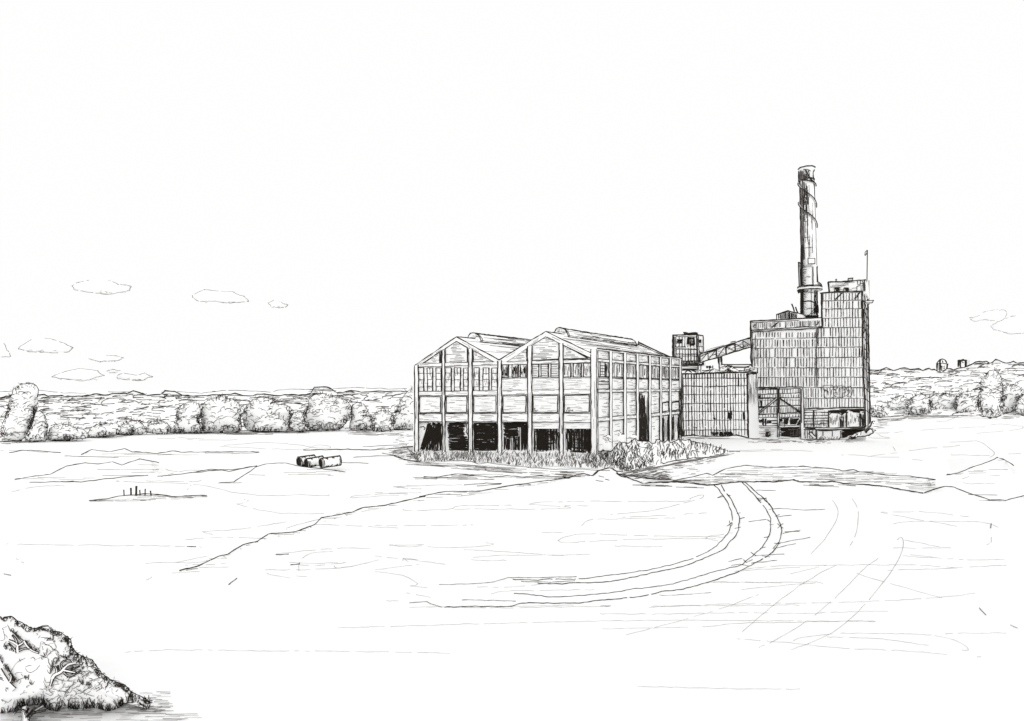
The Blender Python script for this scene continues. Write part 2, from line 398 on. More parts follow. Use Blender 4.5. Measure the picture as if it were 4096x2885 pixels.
# earth banks
def earth(label, ridge, base, hn=14, w=4., frac=.5, hw=1.7, top=True, name='earth_mound', l=(.08, .3)):
    mb, sf = bank(ridge, base, frac, taper=26.)
    if top: stroke(mb, sf, ridge, w, .02, 1.3, 13, n=4)
    x0, x1 = ridge[0][0], ridge[-1][0]
    for i in range(hn):
        x = U(x0, x1); a, b = interp(ridge, x), interp(base, x); y = a + (b - a) * U(.1, 1.); L = U(*l) * (x1 - x0)
        stroke(mb, sf, [(x, y), (min(x + L, x1), y + U(-3, 2))], hw * U(.7, 1.2), .03, .9, 24, mat=1 if rng.random() < .3 else 2)
    return tag(obj(name, mb), label, 'earth mound', 'low earth mounds on the open ground', 'structure'), sf, mb
earth('long flat earth ridge nearest the left woods', G6('440,92 495,66 590,78 672,60 715,80 790,82 850,88 930,74 1000,80 1260,78 1400,80'), G6('440,96 550,104 640,106 700,103 940,98 1400,86'), 8, 3.4)
earth('rugged earth mound at far left with stepped crest', G6('80,228 150,215 270,200 355,157 460,138 530,145 610,130 660,150 680,140 755,117 820,130 857,138'), G6('80,232 330,240 600,216 857,200'), 10, 3.2)
earth('smooth earth mound carrying the three pipes', G6('1180,246 1262,241 1340,190 1380,160 1440,143 1540,137 1600,152 1640,160 1755,172 1865,187'), G6('1085,246 1260,250 1420,230 1560,220 1810,207 1865,200'), 8, 3.2)
earth('low earth mound with short posts on top', G6('480,340 520,338 590,330 640,318 700,312 760,306 800,305 850,310 910,316 930,322 1000,317 1120,313'), G6('395,352 600,347 800,342 930,336 1120,322'), 26, 3.8, hw=1.5)
earth('long diagonal earth edge running down to the left foreground', G6('970,718 1060,698 1180,642 1230,632 1310,580 1390,560 1450,522 1560,515 1620,502 1700,470 1735,435 1810,420 1900,405 1960,380 2065,370 2180,345 2296,318') + G7('180,335 240,320 380,292 560,292 740,260 880,240 1050,218 1090,202')[1:],
      G6('970,724 1060,712 1180,665 1310,600 1450,542 1620,520 1735,460 1960,400 2296,340') + G7('240,340 560,308 880,256 1090,216'), 70, 4., hw=1.5, l=(.015, .07))
earth('narrow earth ridge just below the grass strip of the hall', G7('265,212 330,215 450,197 560,208 620,214 720,207 800,215 900,208 1050,218'), G7('265,218 450,214 720,222 1050,226'), 14, 3.6)
hatched, sf, mb = earth('long dark hatched earth bank right of the hall', G8('90,193 150,205 290,228 410,232 500,215 575,195 610,205 680,170 780,152 850,156 910,163 1010,160 1100,158 1250,170 1330,182 1375,175 1400,185 1480,195 1550,205 1680,210 1815,228'),
      G8('90,197 150,217 230,248 290,247 420,241 600,258 760,242 950,240 1050,232 1080,240 1210,242 1260,238 1320,250 1440,255 1540,265 1650,285 1750,302 1815,306'), 150, 3.8, .5, 1.6, l=(.02, .12))
mb = MB()
stroke(mb, ground, G8('90,195 150,215 230,248 290,245 420,240 600,258 760,240 950,240 1050,228 1080,240 1210,242 1260,237 1320,250 1440,255 1540,265 1650,285 1750,302'), 4., .06, 1.3, 13, n=4)
hatch(mb, ground, G8('145,255 600,262 600,275 145,262'), 8, 2.6, l=(.1, .4), off=.03)
hatch(mb, ground, G8('1080,245 1440,262 1440,275 1080,262'), 8, 2.2, l=(.1, .3), off=.03)
tag(obj('earth_edge', mb), 'dark ragged foot line of the long hatched bank', 'earth edge', kind='structure')
earth('pointed earth mound near the right edge', G8('1880,202 1940,192 2020,160 2080,140 2120,125 2150,108 2200,125 2240,152'), G8('1880,207 2100,220 2240,200'), 8, 3.6)
earth('rolling earth ridge leaving the frame at right', G8('1755,302 1800,285 1870,265 1920,270 1990,300 2070,325 2110,338 2200,340 2260,325 2320,310'), G8('1755,305 1900,320 2070,345 2200,352 2320,345'), 5, 3.6)

# ================================================================ HALL WITH TWO GABLES
gL, gR, gE = ground(1658, 1807), ground(2388, 1819), ground(2726, 1756)
FAC, SID = vplane(gL, gR), vplane(gR, gE)
DV = gE - gR; EV = (gR - gL).normalized(); ZV = Vector((0, 0, 1))
hall = empty('industrial_hall', (gL + gR) / 2, 'derelict twin-gabled concrete frame hall with six black doorways and barrel skylights', 'factory hall')
def part(name, mb, parent, **k): return obj(name, mb, parent, **k)
X0, X1 = 1658., 2388.
def yl(a, b): return lambda x: a + (b - a) * (x - X0) / (X1 - X0)
bt0, bt1, bm0, bm1 = yl(1455, 1438), yl(1468, 1450), yl(1567, 1557), yl(1583, 1576)
bl0, bl1, bot = yl(1656, 1654), yl(1686, 1690), yl(1806, 1816)
cols = [(1658, 1673, 1461), (1768, 1779, 1403), (1873, 1889, 1396), (1990, 2006, 1444), (2110, 2127, 1386), (2237, 2252, 1376), (2363, 2388, 1398)]
for i, (a, b, t) in enumerate(cols):
    m = MB(); P = [(a, t), (b, t - 2), (b + (1 if i < 6 else 0), bot(b) + 3), (a + 1, bot(a) + 2)]
    slab(m, FAC, P, .06, -.5)
    stroke(m, FAC, [P[0], P[3]], 4.0, .07, 1.2, n=4); stroke(m, FAC, [P[1], P[2]], 4.4 if i < 6 else 3.6, .07, 1.2, n=4)
    if rng.random() < .8: stroke(m, FAC, [(b + 1, bm0(b)), (b + 1, bl0(b))], 3.4, .07, .8)
    hatch(m, FAC, [P[0], P[1], P[2], P[3]], 6, 1.4, True, (.05, .3), .07)
    part('column', m, hall)
for y0, y1, w0, w1 in ((bt0, bt1, 1.8, 2.2), (bm0, bm1, 2.6, 2.6), (bl0, bl1, 3.6, 3.2)):
    m = MB(); P = [(X0 + 8, y0(X0)), (X1 - 8, y0(X1)), (X1 - 8, y1(X1)), (X0 + 8, y1(X0))]
    slab(m, FAC, P, .02, -.4)
    for (a, b, _), (c, d, _2) in zip(cols, cols[1:]):
        stroke(m, FAC, [(b, y0(b)), (c, y0(c))], w0 * U(.6, 1.2), .03, .9); stroke(m, FAC, [(b, y1(b)), (c, y1(c))], w1 * U(.7, 1.2), .03, .9)
        hatch(m, FAC, [(b, y0(b)), (c, y0(c)), (c, y1(c)), (b, y1(b))], 9 if y0 is bl0 else 4, 1.3, False, (.1, .5), .03)
    part('beam', m, hall)
def cell(name, q, n, off=-.12, grow=6, w=.95, frame=0, vert=False, holes=None, label=None, l=(.12, .5)):
    m = MB(); g = grow
    slab(m, FAC, [(q[0][0]-g, q[0][1]-g), (q[1][0]+g, q[1][1]-g), (q[2][0]+g, q[2][1]+g), (q[3][0]-g, q[3][1]+g)], off, off - .12)
    hatch(m, FAC, q, n, w, vert, l, off + .02)
    if frame: 
        f = frame; p = [(q[0][0]+f, q[0][1]+f*.8), (q[1][0]-f, q[1][1]+f*.8), (q[2][0]-f, q[2][1]-f*.8), (q[3][0]+f, q[3][1]-f*.8)]
        for k in range(4): stroke(m, FAC, [p[k], p[(k + 1) % 4]], (2.6, 3.6, 3.2, 3.6)[k], off + .03, 1.0, n=4)
    if holes: holes(m)
    o = part(name, m, hall)
    if label: o['label'] = label
    return o
def bay(i, y0, y1): a, b = cols[i][1], cols[i + 1][0]; return [(a, y0(a)), (b, y0(b)), (b, y1(b)), (a, y1(a))]
tag1 = lambda st, tf: (lambda m: strokes(m, FAC, st, tf, w=2., off=-.08, wob=.3, seg=8))
for i in range(6):
    h = None
    if i == 4: h = tag1(['1397,925 1415,925', '1405,918 1403,955', '1412,940 1414,958 1420,940 1424,958', '1430,940 1438,945'], Z1)
    if i == 5: h = tag1(['285,848 290,862', '287,850 298,846 300,858', '305,845 306,860 313,845', '283,885 280,870 295,868', '300,868 303,885', '312,866 310,885', '308,876 320,868', '322,870 325,880', '330,872 345,874', '338,866 338,882'], Z2)
    cell('panel', bay(i, bm1, bl0), 15, frame=6, holes=h)
    # upper band
    if i < 3: cell('panel', bay(i, bt1, bm0), 6, w=1.2)
    else: cell('panel', bay(i, yl(1513, 1508), bm0), 14); cell('panel', bay(i, bt1, yl(1513, 1508)), 4)
wins = [Z1('190,0 248,0 285,0 340,0 375,0 430,0'), Z1('468,0 535,0 567,0 630,0 662,0 712,0'), Z1('772,0 828,0 865,0 928,0 957,0 1015,0'),
        Z1('1065,0 1130,0 1168,0 1232,0 1255,0 1326,0'), Z1('1378,0 1448,0 1472,0 1548,0') + Z2('130,0 207,0'), Z2('250,0 320,0 346,0 422,0 444,0 520,0')]
for i, ws in enumerate(wins):
    for k in range(3):
        a, b = ws[2*k][0], ws[2*k + 1][0]
        y0, y1 = (1471, 1566) if i < 3 else (yl(1463, 1452)(a), yl(1513, 1507)(a))
        m = MB(); q = R(a, y0 + U(-1, 2), b, y1)
        slab(m, FAC, q, -.09, -.2)
        stroke(m, FAC, [q[0], q[1]], 2.6, -.07, .8); stroke(m, FAC, [q[0], q[3]], 3.4, -.07, .9, n=4)
        stroke(m, FAC, [q[1], q[2]], 4.6, -.07, .9, n=4); stroke(m, FAC, [q[3], q[2]], 3.0, -.07, .8)
        if i < 3:
            for y in (1493, 1519, 1547): stroke(m, FAC, [(a, y + U(-2, 2)), (b, y + U(-2, 2))], 2.2, -.07, .5)
            hatch(m, FAC, q, 8, 1.6, True, (.05, .2), -.07)
            if k == 1: stroke(m, FAC, [((a+b)/2, y0), ((a+b)/2, y0 + 30)], 2, -.07, .5)
        elif i == 4:
            for j in range(7): y = y0 + (y1 - y0) * (j + .6) / 7.5; stroke(m, FAC, [(a, y), (a + (b - a) * U(.7, 1), y)], 2.2, -.07, .5)
        else:
            hatch(m, FAC, q, 16 if i == 3 else 9, 2.0, True, (.2, .8), -.07, mat=1)
            if i == 3: hatch(m, FAC, R(b - 8, y0, b, y1), 4, 3, True, (.5, .9), -.07)
            if i == 5 and k == 1: hatch(m, FAC, R(a + 14, y0, a + 26, y0 + 18), 5, 3.2, True, (.5, .9), -.07)
        part('window', m, hall)
# doorways: their inner darkness is inked onto a recessed panel
def doorway(i, y0, darks, extra=None):
    q = bay(i, y0, bot); m = MB()
    slab(m, FAC, [(q[0][0]-8, q[0][1]-8), (q[1][0]+8, q[1][1]-8), (q[2][0]+8, q[2][1]+14), (q[3][0]-8, q[3][1]+14)], -.45, -.6)
    for d, n, v, c in darks: scribble(m, FAC, d, n, 4.6, v, c, -.42)
    if extra: strokes(m, FAC, extra, Z1, w=3.2, off=-.40, wob=.8)
    part('doorway', m, hall)
def q4(st, tf): return tf(st)
doorway(0, bl1, [(q4('300,1072 436,1068 436,1365 205,1365', Z1), 15, True, 0), (q4('340,1072 436,1070 436,1365 320,1365', Z1), 9, True, 16), (q4('290,1075 350,1075 300,1365 205,1365', Z1), 9, True, 0)], ['205,1120 245,1115 262,1130 250,1145', '200,1065 300,1068'])
doorway(1, bl1, [(q4('490,1075 700,1068 660,1180 495,1180', Z1), 17, False, 6), (q4('500,1150 660,1150 715,1250 500,1250', Z1), 13, False, 0), (q4('505,1240 720,1240 715,1362 505,1362', Z1), 17, False, 8)], ['705,1070 690,1110 700,1140 690,1170 715,1210'])
doorway(2, bl1, [(q4('770,1072 1012,1072 1012,1365 775,1362', Z1), 44, False, 14), (q4('770,1080 800,1080 800,1360 775,1360', Z1), 5, True, 0), (q4('985,1075 1015,1075 1015,1362 985,1362', Z1), 5, True, 0)])
doorway(3, bl1, [(q4('1078,1075 1325,1072 1325,1120 1080,1120', Z1), 10, False, 5), (q4('1080,1110 1240,1110 1240,1225 1080,1225', Z1), 14, False, 6), (q4('1085,1210 1150,1210 1150,1362 1085,1362', Z1), 7, True, 0), (q4('1180,1210 1245,1210 1245,1362 1180,1362', Z1), 7, True, 0), (q4('1265,1075 1326,1072 1326,1362 1265,1362', Z1), 9, True, 0)], ['1250,1115 1248,1362', '1264,1115 1266,1362', '1165,1225 1160,1360'])
doorway(4, yl(1708, 1708), [(q4('1390,1125 1545,1122 1545,1370 1392,1370', Z1), 15, True, 14), (q4('-5,1040 222,1035 225,1265 -5,1262', Z2), 22, True, 18)])
doorway(5, yl(1706, 1706), [(q4('270,1040 525,1035 528,1290 275,1275', Z2), 26, True, 16), (q4('420,1040 528,1040 530,1292 420,1285', Z2), 12, True, 0)])
for i in (4, 5): cell('lintel', bay(i, bl1, yl(1709, 1709)), 4, off=-.1)
# gable infill panels (white triangles and pentagons)
def gpanel(P, n):
    m = MB(); cx = sum(p[0] for p in P) / len(P); cy = sum(p[1] for p in P) / len(P)
    slab(m, FAC, [(cx + (x - cx) * 1.12, cy + (y - cy) * 1.12) for x, y in P], -.15, -.3)
    for k in range(len(P)): stroke(m, FAC, [P[k], P[(k + 1) % len(P)]], 4.0, -.12, 1., n=4)
    ys = [p[1] for p in P]; y0, y1 = min(ys), max(ys)
    for i in range(n):
        y = y0 + (y1 - y0) * (i + .6) / n; xs = []
        for (a, b), (c, d) in zip(P, P[1:] + P[:1]):
            if (b - y) * (d - y) < 0: xs.append(a + (c - a) * (y - b) / (d - b))
        if len(xs) > 1:
            a, b = min(xs) + 2, max(xs) - 2; L = (b - a) * U(.2, .7); s = U(a, b - L)
            stroke(m, FAC, [(s, y), (s + L, y + U(-1, 1))], 1.5, -.12, .5, 30)
    part('panel', m, hall)
gpanel(Z1('215,466 412,334 414,464'), 10); gpanel(Z1('472,453 470,300 588,220 704,292 704,442'), 16); gpanel(Z1('765,440 763,312 985,437'), 10)
gpanel(Z1('1100,440 1322,286 1322,438'), 10); gpanel(Z1('1380,424 1376,260 1520,172') + Z2('207,222 205,380'), 18); gpanel(Z2('248,379 250,240 490,370'), 10)
# rafters
def rafter(o0, o1, i0, i1, n=5):
    m = MB(); slab(m, FAC, [o0, o1, i1, i0], .04, -.35)
    stroke(m, FAC, [o0, o1], 4.6, .06, 1., n=4); stroke(m, FAC, [o0, o1], 2.4, .07, 1.6)
    hatch(m, FAC, [o0, o1, i1, i0], n, 1.4, False, (.1, .4), .06)
    part('rafter', m, hall)
pt = lambda st, tf: tf(st)[0]
eL, apL, vl, apR, eR = pt('157,472', Z1), pt('590,178', Z1), pt('1035,418', Z1), pt('1520,123', Z1), pt('512,318', Z2)
rafter(eL, apL, pt('200,470', Z1), pt('588,218', Z1)); rafter(apL, vl, pt('588,218', Z1), pt('1010,450', Z1))
rafter(vl, apR, pt('1075,458', Z1), pt('1520,170', Z1)); rafter(apR, eR, pt('75,158', Z2), pt('520,367', Z2))
# roofs
def roof(fr, bk, hatch_n, wv, nrm_up=ZV, l=(.15, .6), tiles=True):
    a, b = FAC(*fr), FAC(*bk); a2, b2 = a + DV, b + DV
    o = -EV.cross(ZV) * 0
    m = MB(); th = Vector((0, 0, .18)); ov = -DV.normalized() * .1
    m.prism([a + ov, b + ov, b2, a2], [p - th for p in (a + ov, b + ov, b2, a2)])
    n = (b - a).cross(DV).normalized(); n = n if n.z > 0 else -n
    hatch3(m, [a, b, b2, a2], hatch_n, wv, l, n)
    for p, q in ((a, a2), (b, b2), (a2, b2)): stroke3(m, [p + n * .03, q + n * .03], 3.2, .8, 4)
    return m, (a, b, n)
m, rl0 = roof(apL, eL, 20, 1.4); part('roof', m, hall)
m, _ = roof(apL, vl, 60, 1.3, l=(.12, .4)); roofL = part('roof', m, hall)
m, _ = roof(apR, vl, 20, 1.4); part('roof', m, hall)
m, rr = roof(apR, pt('528,326', Z2), 62, 1.2, l=(.12, .4))
e = FAC(*apR) + DV
roofR = part('roof', m, hall)
# raised verge at the far end of the right roof
m = MB(); a, b = FAC(*apR) + DV * .96, FAC(*pt('528,326', Z2)) + DV * .96
m.prism([a, b, b + ZV * .35, a + ZV * .35], [p + DV * .02 for p in (a, b, b + ZV * .35, a + ZV * .35)])
stroke3(m, [a + ZV * .36, b + ZV * .36], 5, .8, 4); stroke3(m, [a + ZV * .1, b + ZV * .1], 3, .8, 4); stroke3(m, [a - DV * .01, a + ZV * .6], 3.6, .4)
part('verge', m, hall)
def skylight(ap, par, t0, t1, lab):
    c = FAC(*ap); N = 14; m = MB()
    def p(t, k, e=0.):
        f = math.pi * k / N; y = -math.cos(f)
        return c + DV * t + EV * ((.8 + e) * y) + ZV * (-.12 - .22 * (y + .3) + (.86 + e) * math.sin(f))
    rows = [[p(t, k) for k in range(N + 1)] for t in (t0, (t0 + t1) / 2, t1)]
    m.grid(rows); m.face(rows[0][::-1]); m.face(rows[2])
    for t in (t0, t1): stroke3(m, [p(t, k, .03) for k in range(N + 1)], 4.2, .8, 4)
    stroke3(m, [p(t0 + .012, k, .03) for k in range(4, N + 1)], 2.6, .8)
    stroke3(m, [p(t0, 0, .03), p(t0, N, .03)], 3.4, .6)
    for k, w in ((N, 4.6), (7.4, 4.), (8, 2.6), (N - 1, 2.), (0, 3)): stroke3(m, [p(t0, k, .02), p(t1, k, .02)], w, .9, 4)
    for i in range(46):
        k = rng.choice([8, 8.3, 8.6, 9.5, 11, 12, 12.6, 13.2, 13.5]) + U(-.4, .4); t = U(t0, t1); L = U(.04, .25)
        stroke3(m, [p(t, k, .02), p(min(t + L, t1), k, .02)], 1.5, .4, per=3)
    for i in range(12):
        y = U(-.7, .7); a = c + DV * (t0 - .001) + EV * y * .8 + ZV * U(-.1, .5); stroke3(m, [a, a + EV * U(.1, .5) + ZV * U(-.05, .05)], 1.5, .3)
    o = part('skylight', m, par); o['label'] = lab
skylight(apL, roofL, .125, .86, 'barrel skylight on the left roof ridge'); skylight(apR, roofR, .13, .86, 'barrel skylight on the right roof ridge')
# long side wall
def ys(x, z): Y = SID(x, 1500).y; return HZ - (z - CAMH) / Y * F
zz = dict(top=11.85, t1=10.8, w0=10.48, w1=8.80, p0=8.64, p1=7.36, m1=7.02, q1=4.14, l0=3.70, g=-.02)
sx = [2388] + [2150 + .4143 * v for v in (708, 845, 966, 1085, 1190, 1282, 1384)]
sw = [3, 5, 5, 4.5, 4.2, 3.8, 3.5, 3]
def SQ(a, b, z0, z1): return [(a, ys(a, z0)), (b, ys(b, z0)), (b, ys(b, z1)), (a, ys(a, z1))]
m = MB(); slab(m, SID, [(2384, ys(2384, 11.85)), (2728, ys(2728, 11.85)), (2728, ys(2728, 0)), (2384, ys(2384, 0))], -.22, -.4); part('wall', m, hall)
for i, (x, w) in enumerate(zip(sx, sw)):
    if i == 0: x += 2
    if i == 7: x -= 2
    m = MB(); P = [(x - w, ys(x, 11.85)), (x + w, ys(x, 11.85)), (x + w + 1, ys(x, -.02)), (x - w + 1, ys(x, -.02))]
    slab(m, SID, P, .05, -.35)
    if i < 7: stroke(m, SID, [P[0], P[3]], 3.2, .06, .9); stroke(m, SID, [P[1], P[2]], 3.0, .06, .9)
    else: scribble(m, SID, [(x - 2, ys(x, 8)), (x + 3, ys(x, 8)), (x + 6, ys(x, 0)), (x - 3, ys(x, 0))], 5, 3.4, True, 0, .07); stroke(m, SID, [P[1], P[2]], 5, .06, .9, n=4)
    part('column', m, hall)
for a, b in (('t1', 'w0'), ('p1', 'm1'), ('q1', 'l0')):
    m = MB()
    if a == 'q1': slab(m, SID, SQ(2388, sx[3], zz[a], zz[b]), .02, -.3); slab(m, SID, SQ(sx[4], 2727, zz[a], zz[b]), .02, -.3)
    else: slab(m, SID, SQ(2388, 2727, zz[a], zz[b]), .02, -.3)
    for i in range(7):
        if a == 'q1' and i == 3: continue
        u, v = sx[i] + sw[i], sx[i + 1] - sw[i + 1]
        stroke(m, SID, [(u, ys(u, zz[a])), (v, ys(v, zz[a]))], 3.0, .04, .8); stroke(m, SID, [(u, ys(u, zz[b])), (v, ys(v, zz[b]))], 3.2, .04, .8)
        hatch(m, SID, SQ(u, v, zz[a], zz[b]), 3, 1.3, False, (.1, .4), .04)
    part('beam', m, hall)
m = MB(); slab(m, SID, SQ(2388, 2727, 11.98, 11.78), .08, -.25)
stroke(m, SID, [(2388, ys(2388, 11.95)), (2727, ys(2727, 11.95))], 4.2, .1, 1., n=4); part('coping', m, hall)
def spanel(name, i, z0, z1, n, v=False, w=1.5, outl=(2.4, 2.4), off=-.15, l=(.15, .6), extra=None):
    a, b = sx[i] + sw[i] + 1, sx[i + 1] - sw[i + 1] - 1; q = SQ(a, b, z0, z1); m = MB()
    slab(m, SID, q, off, off - .1)
    hatch(m, SID, q, n, w, v, l, off + .02, mat=1 if name == 'window' else 2)
    stroke(m, SID, [q[0], q[1]], outl[0], off + .03, .7); stroke(m, SID, [q[3], q[2]], outl[1], off + .03, .7); stroke(m, SID, [q[1], q[2]], 3.2, off + .03, .7); stroke(m, SID, [q[0], q[3]], 2.2, off + .03, .7)
    if extra: extra(m, q)
    return part(name, m, hall)
for i in range(7):
    spanel('panel', i, 11.75, zz['t1'], 7)
    def louv(m, q):
        if i == 0:
            for u in (.2, .62): stroke(m, SID, [bil(q, u, 0), bil(q, u, 1)], 4, -.1, .8)
            for v in (.25, .45, .65, .85): stroke(m, SID, [bil(q, .2, v), bil(q, .62, v)], 2.6, -.1, .5)
            scribble(m, SID, [bil(q, .64, 0), bil(q, .8, 0), bil(q, .8, 1), bil(q, .64, 1)], 3, 2.6, True, 0, -.1)
    spanel('window', i, zz['w0'], zz['w1'], 6 if i == 0 else 11, True, 2.7, (2.6, 4.2), l=(.5, 1.), extra=louv)
    def slots(m, q):
        if i == 0:
            for v in (.3, .55): stroke(m, SID, [bil(q, .1, v), bil(q, .95, v)], 3.4, -.1, .6)
    spanel('panel', i, zz['p0'], zz['p1'], 6, extra=slots)
    if i == 3: continue
    def blank(m, q):
        if i >= 5:
            p = [bil(q, .08, .56), bil(q, .92, .52), bil(q, .92, .93), bil(q, .08, .95)]
            for k in range(4): stroke(m, SID, [p[k], p[(k + 1) % 4]], 3, -.1, .7)
            stroke(m, SID, [bil(q, .1, .53), bil(q, .95, .48)], 2.6, -.1, .8)
    spanel('panel', i, zz['m1'], zz['q1'], 14 if i < 5 else 6, extra=blank)
    if i < 5: spanel('panel', i, zz['l0'], 0., 11, extra=None)
    else:
        def dk(m, q):
            scribble(m, SID, [bil(q, 0, 0), bil(q, .35, 0), bil(q, .35, 1), bil(q, 0, 1)], 5, 2.8, True, 0, -.1)
            scribble(m, SID, [bil(q, .75, 0), bil(q, 1, 0), bil(q, 1, 1), bil(q, .75, 1)], 4, 2.8, True, 0, -.1)
        spanel('door', i, zz['l0'], 0., 14, True, 1.8, l=(.3, .9), extra=dk)
m = MB(); q = SQ(sx[3] + 5, sx[4] - 4, zz['m1'] - .05, 0)  # darkness of the tall opening is inked onto a closed panel
slab(m, SID, q, -.14, -.3)
scribble(m, SID, [bil(q, 0, 0), bil(q, .62, 0), bil(q, .72, 1), bil(q, 0, 1)], 14, 4.2, True, 12, -.1)
scribble(m, SID, [bil(q, .55, .35), bil(q, .8, .45), bil(q, 1.0, 1), bil(q, .6, 1)], 9, 3.4, True, 0, -.1)
hatch(m, SID, [bil(q, .7, 0), bil(q, 1, 0), bil(q, 1, 1), bil(q, .7, 1)], 8, 2, True, (.3, .8), -.1)
part('doorway', m, hall)['label'] = 'tall black opening in the side wall'
# hidden walls close the hall at the back
m = MB()
for a, b, z in ((gL, gL + DV, 10.1), (gL + DV, gE, 9.8)):
    n = Vector((b.y - a.y, a.x - b.x, 0)).normalized() * -.2
    m.prism([a, b, b + ZV * z, a + ZV * z], [p + n for p in (a, b, b + ZV * z, a + ZV * z)])
part('wall', m, hall)

# ================================================================ POWER STATION
tA, tB = ground(3004, 1745), ground(3460, 1762)
tC = Vector((56.2, 108, 0)); TD = tC - tB
TF = vplane(tA, tB)
stn = empty('power_station', (tA + tB) / 2, 'tall panel-clad power station block with stepped roof and graffiti on its front', 'power station')
def mass(P, d0, d1): 
    m = MB(); f = [TF(*p) for p in P]
    m.prism([p + TD * d0 for p in f], [p + TD * d1 for p in f]); return m
fx = lambda y: 1085 + (y - 150) * 27 / 1375.       # right edge of the tall front leans a little
def edge(m, surf, st, tf, w=4., off=.05): stroke(m, surf, tf(st), w, off, 1., 14, n=4)
rowsT = [(240, 232), (315, 312), (400, 394), (488, 484), (580, 575), (672, 665), (765, 760), (860, 858), (946, 944), (1041, 1040), (1140, 1140), (1238, 1228)]
def vlines(m, xs0, xs1, y0, y1, n, w=(2.2, 4.4), top=lambda x: 0, l=.97):
    for i in range(n):
        x = xs0 + (xs1 - xs0) * (i + .5) / n + U(-3, 3)
        if rng.random() < .05: continue
        g = U(0, .06); h = U(.82, l); dx = U(-2, 2)
        P = Z4('%f,%f %f,%f' % (x, y0 + (y1 - y0) * g, x + dx, y0 + (y1 - y0) * h))
        stroke(m, TF, P, U(*w), .04, .8, 14, mat=2 if rng.random() < .4 else 1)
        if rng.random() < .25: stroke(m, TF, [(P[0][0] + U(-3, 3), P[0][1]), (P[1][0] + U(-2, 2), P[0][1] + (P[1][1]-P[0][1]) * U(.4, 1))], 1.6, .04, .6, 20)
# tall block
m = mass(Z4('705,165 1085,150 1112,1528 546,1510 546,1042 705,1037'), 0, 1.)
tall = m
edge(m, TF, '690,170 760,162 900,156 1080,150', Z4, 4.6); edge(m, TF, '1085,150 1090,600 1100,1000 1114,1405', Z4, 4.8); edge(m, TF, '706,165 708,390', Z4, 6)
edge(m, TF, '712,165 716,480', Z4, 2.4); edge(m, TF, '1078,155 1082,500', Z4, 2.2)
prev = (165, 150)
for k, (a, b) in enumerate(rowsT):
    x0 = 705 if k < 4 else 665
    for s in range(4):
        u, v = s / 4, (s + 1) / 4
        Pl = [(x0 + (fx(b) - x0) * u, a + (b - a) * u), (x0 + (fx(b) - x0) * v, a + (b - a) * v)]
        stroke(m, TF, Z4('%f,%f %f,%f' % (Pl[0] + Pl[1])), U(1.6, 3.4), .04, .8, 16)
    n = 14 if k < 4 else 16
    vlines(m, x0, fx(b), prev[0], a, n, (1.8, 4.2) if k < 9 else (1.6, 3.2))
    prev = (a, b)
for st in ('825,228 895,165', '835,232 900,165', '1005,222 1060,160', '1015,226 1066,160'): edge(m, TF, st, Z4, 2.2)
for y0, y1 in ((1045, 1140), (1142, 1236)):
    vlines(m, 552, 668, y0, y1, 5, (1.8, 4.)); edge(m, TF, '545,%d 668,%d' % (y1, y1), Z4, 2.2)
wallT = part('wall', m, stn)
# its narrow right side
TSp = plane3(TF(*Z4('1085,150')[0]), TF(*Z4('1112,1528')[0]), TF(*Z4('1085,150')[0]) + TD)
def side(u, z):        # u 0..1 along the side, z zoom-row on the front edge
    return TF(*Z4('%f,%f' % (fx(z), z))[0]) + TD * u
m = MB()
m.prism([side(0, 150) + TSp.n * .03, side(1, 150) + TSp.n * .03, side(1, 1510) + TSp.n * .03, side(0, 1525) + TSp.n * .03], [side(0, 150) - TSp.n * .1, side(1, 150) - TSp.n * .1, side(1, 1510) - TSp.n * .1, side(0, 1525) - TSp.n * .1])
o3 = TSp.n * .06
for i in range(42):
    u = rng.choice([U(0, 1), U(.55, 1.0), U(0, .2)]); a = U(150, 1300); b = min(1500, a + U(80, 420))
    stroke3(m, [side(u, a) + o3, side(u, b) + o3], U(1.4, 2.6), .7, per=1.4)
for u, w in ((.99, 5), (.93, 4), (.8, 2.2), (.5, 2.4), (.35, 1.8)): stroke3(m, [side(u, 150) + o3, side(u, 1480) + o3], w, .8, 4)
for z in (232, 312, 394, 484, 575, 665, 760, 858, 944, 1040, 1140, 1245): stroke3(m, [side(0, z) + o3, side(.6, z + 34) + o3, side(1, z + 48) + o3], 2.6, .6)
part('side_wall', m, stn)
# low block
m = mass(Z4('55,432 704,397 704,1035 545,1040 545,1512 57,1497'), 0.002, 1.1)
m2 = m
edge(m, TF, '52,425 56,760 70,880', Z4, 5.5); edge(m, TF, '68,500 70,880', Z4, 2.4); edge(m, TF, '660,500 664,1035', Z4, 3.4)
hatch(m, TF, Z4('60,530 105,525 110,885 70,880'), 12, 1.5, True, (.1, .5), .04)
rl = [(530, 520), (595, 580), (678, 672), (765, 765), (858, 858), (946, 944), (1037, 1040)]
for k in range(6):
    (a, b), (c, d) = rl[k], rl[k + 1]
    for s in range(3):
        u, v = s / 3 + U(0, .04), (s + 1) / 3; x = lambda q: 66 + 600 * q
        stroke(m, TF, Z4('%f,%f %f,%f' % (x(u), c + (d - c) * u, x(v), c + (d - c) * v)), U(1.4, 3.2), .04, .8, 16)
    vlines(m, 105, 662, a, d, 21, (2., 4.4))
part('wall', m, stn)
m = MB(); slab(m, TF, Z4('50,428 712,393 712,488 50,522'), .14, -.2)
edge(m, TF, '50,428 300,415 540,402 712,393', Z4, 4.6, .17); edge(m, TF, '62,442 500,420', Z4, 2.2, .17); edge(m, TF, '65,510 300,498 500,484 705,476', Z4, 3.6, .17); edge(m, TF, '65,526 350,508 712,490', Z4, 4., .17)
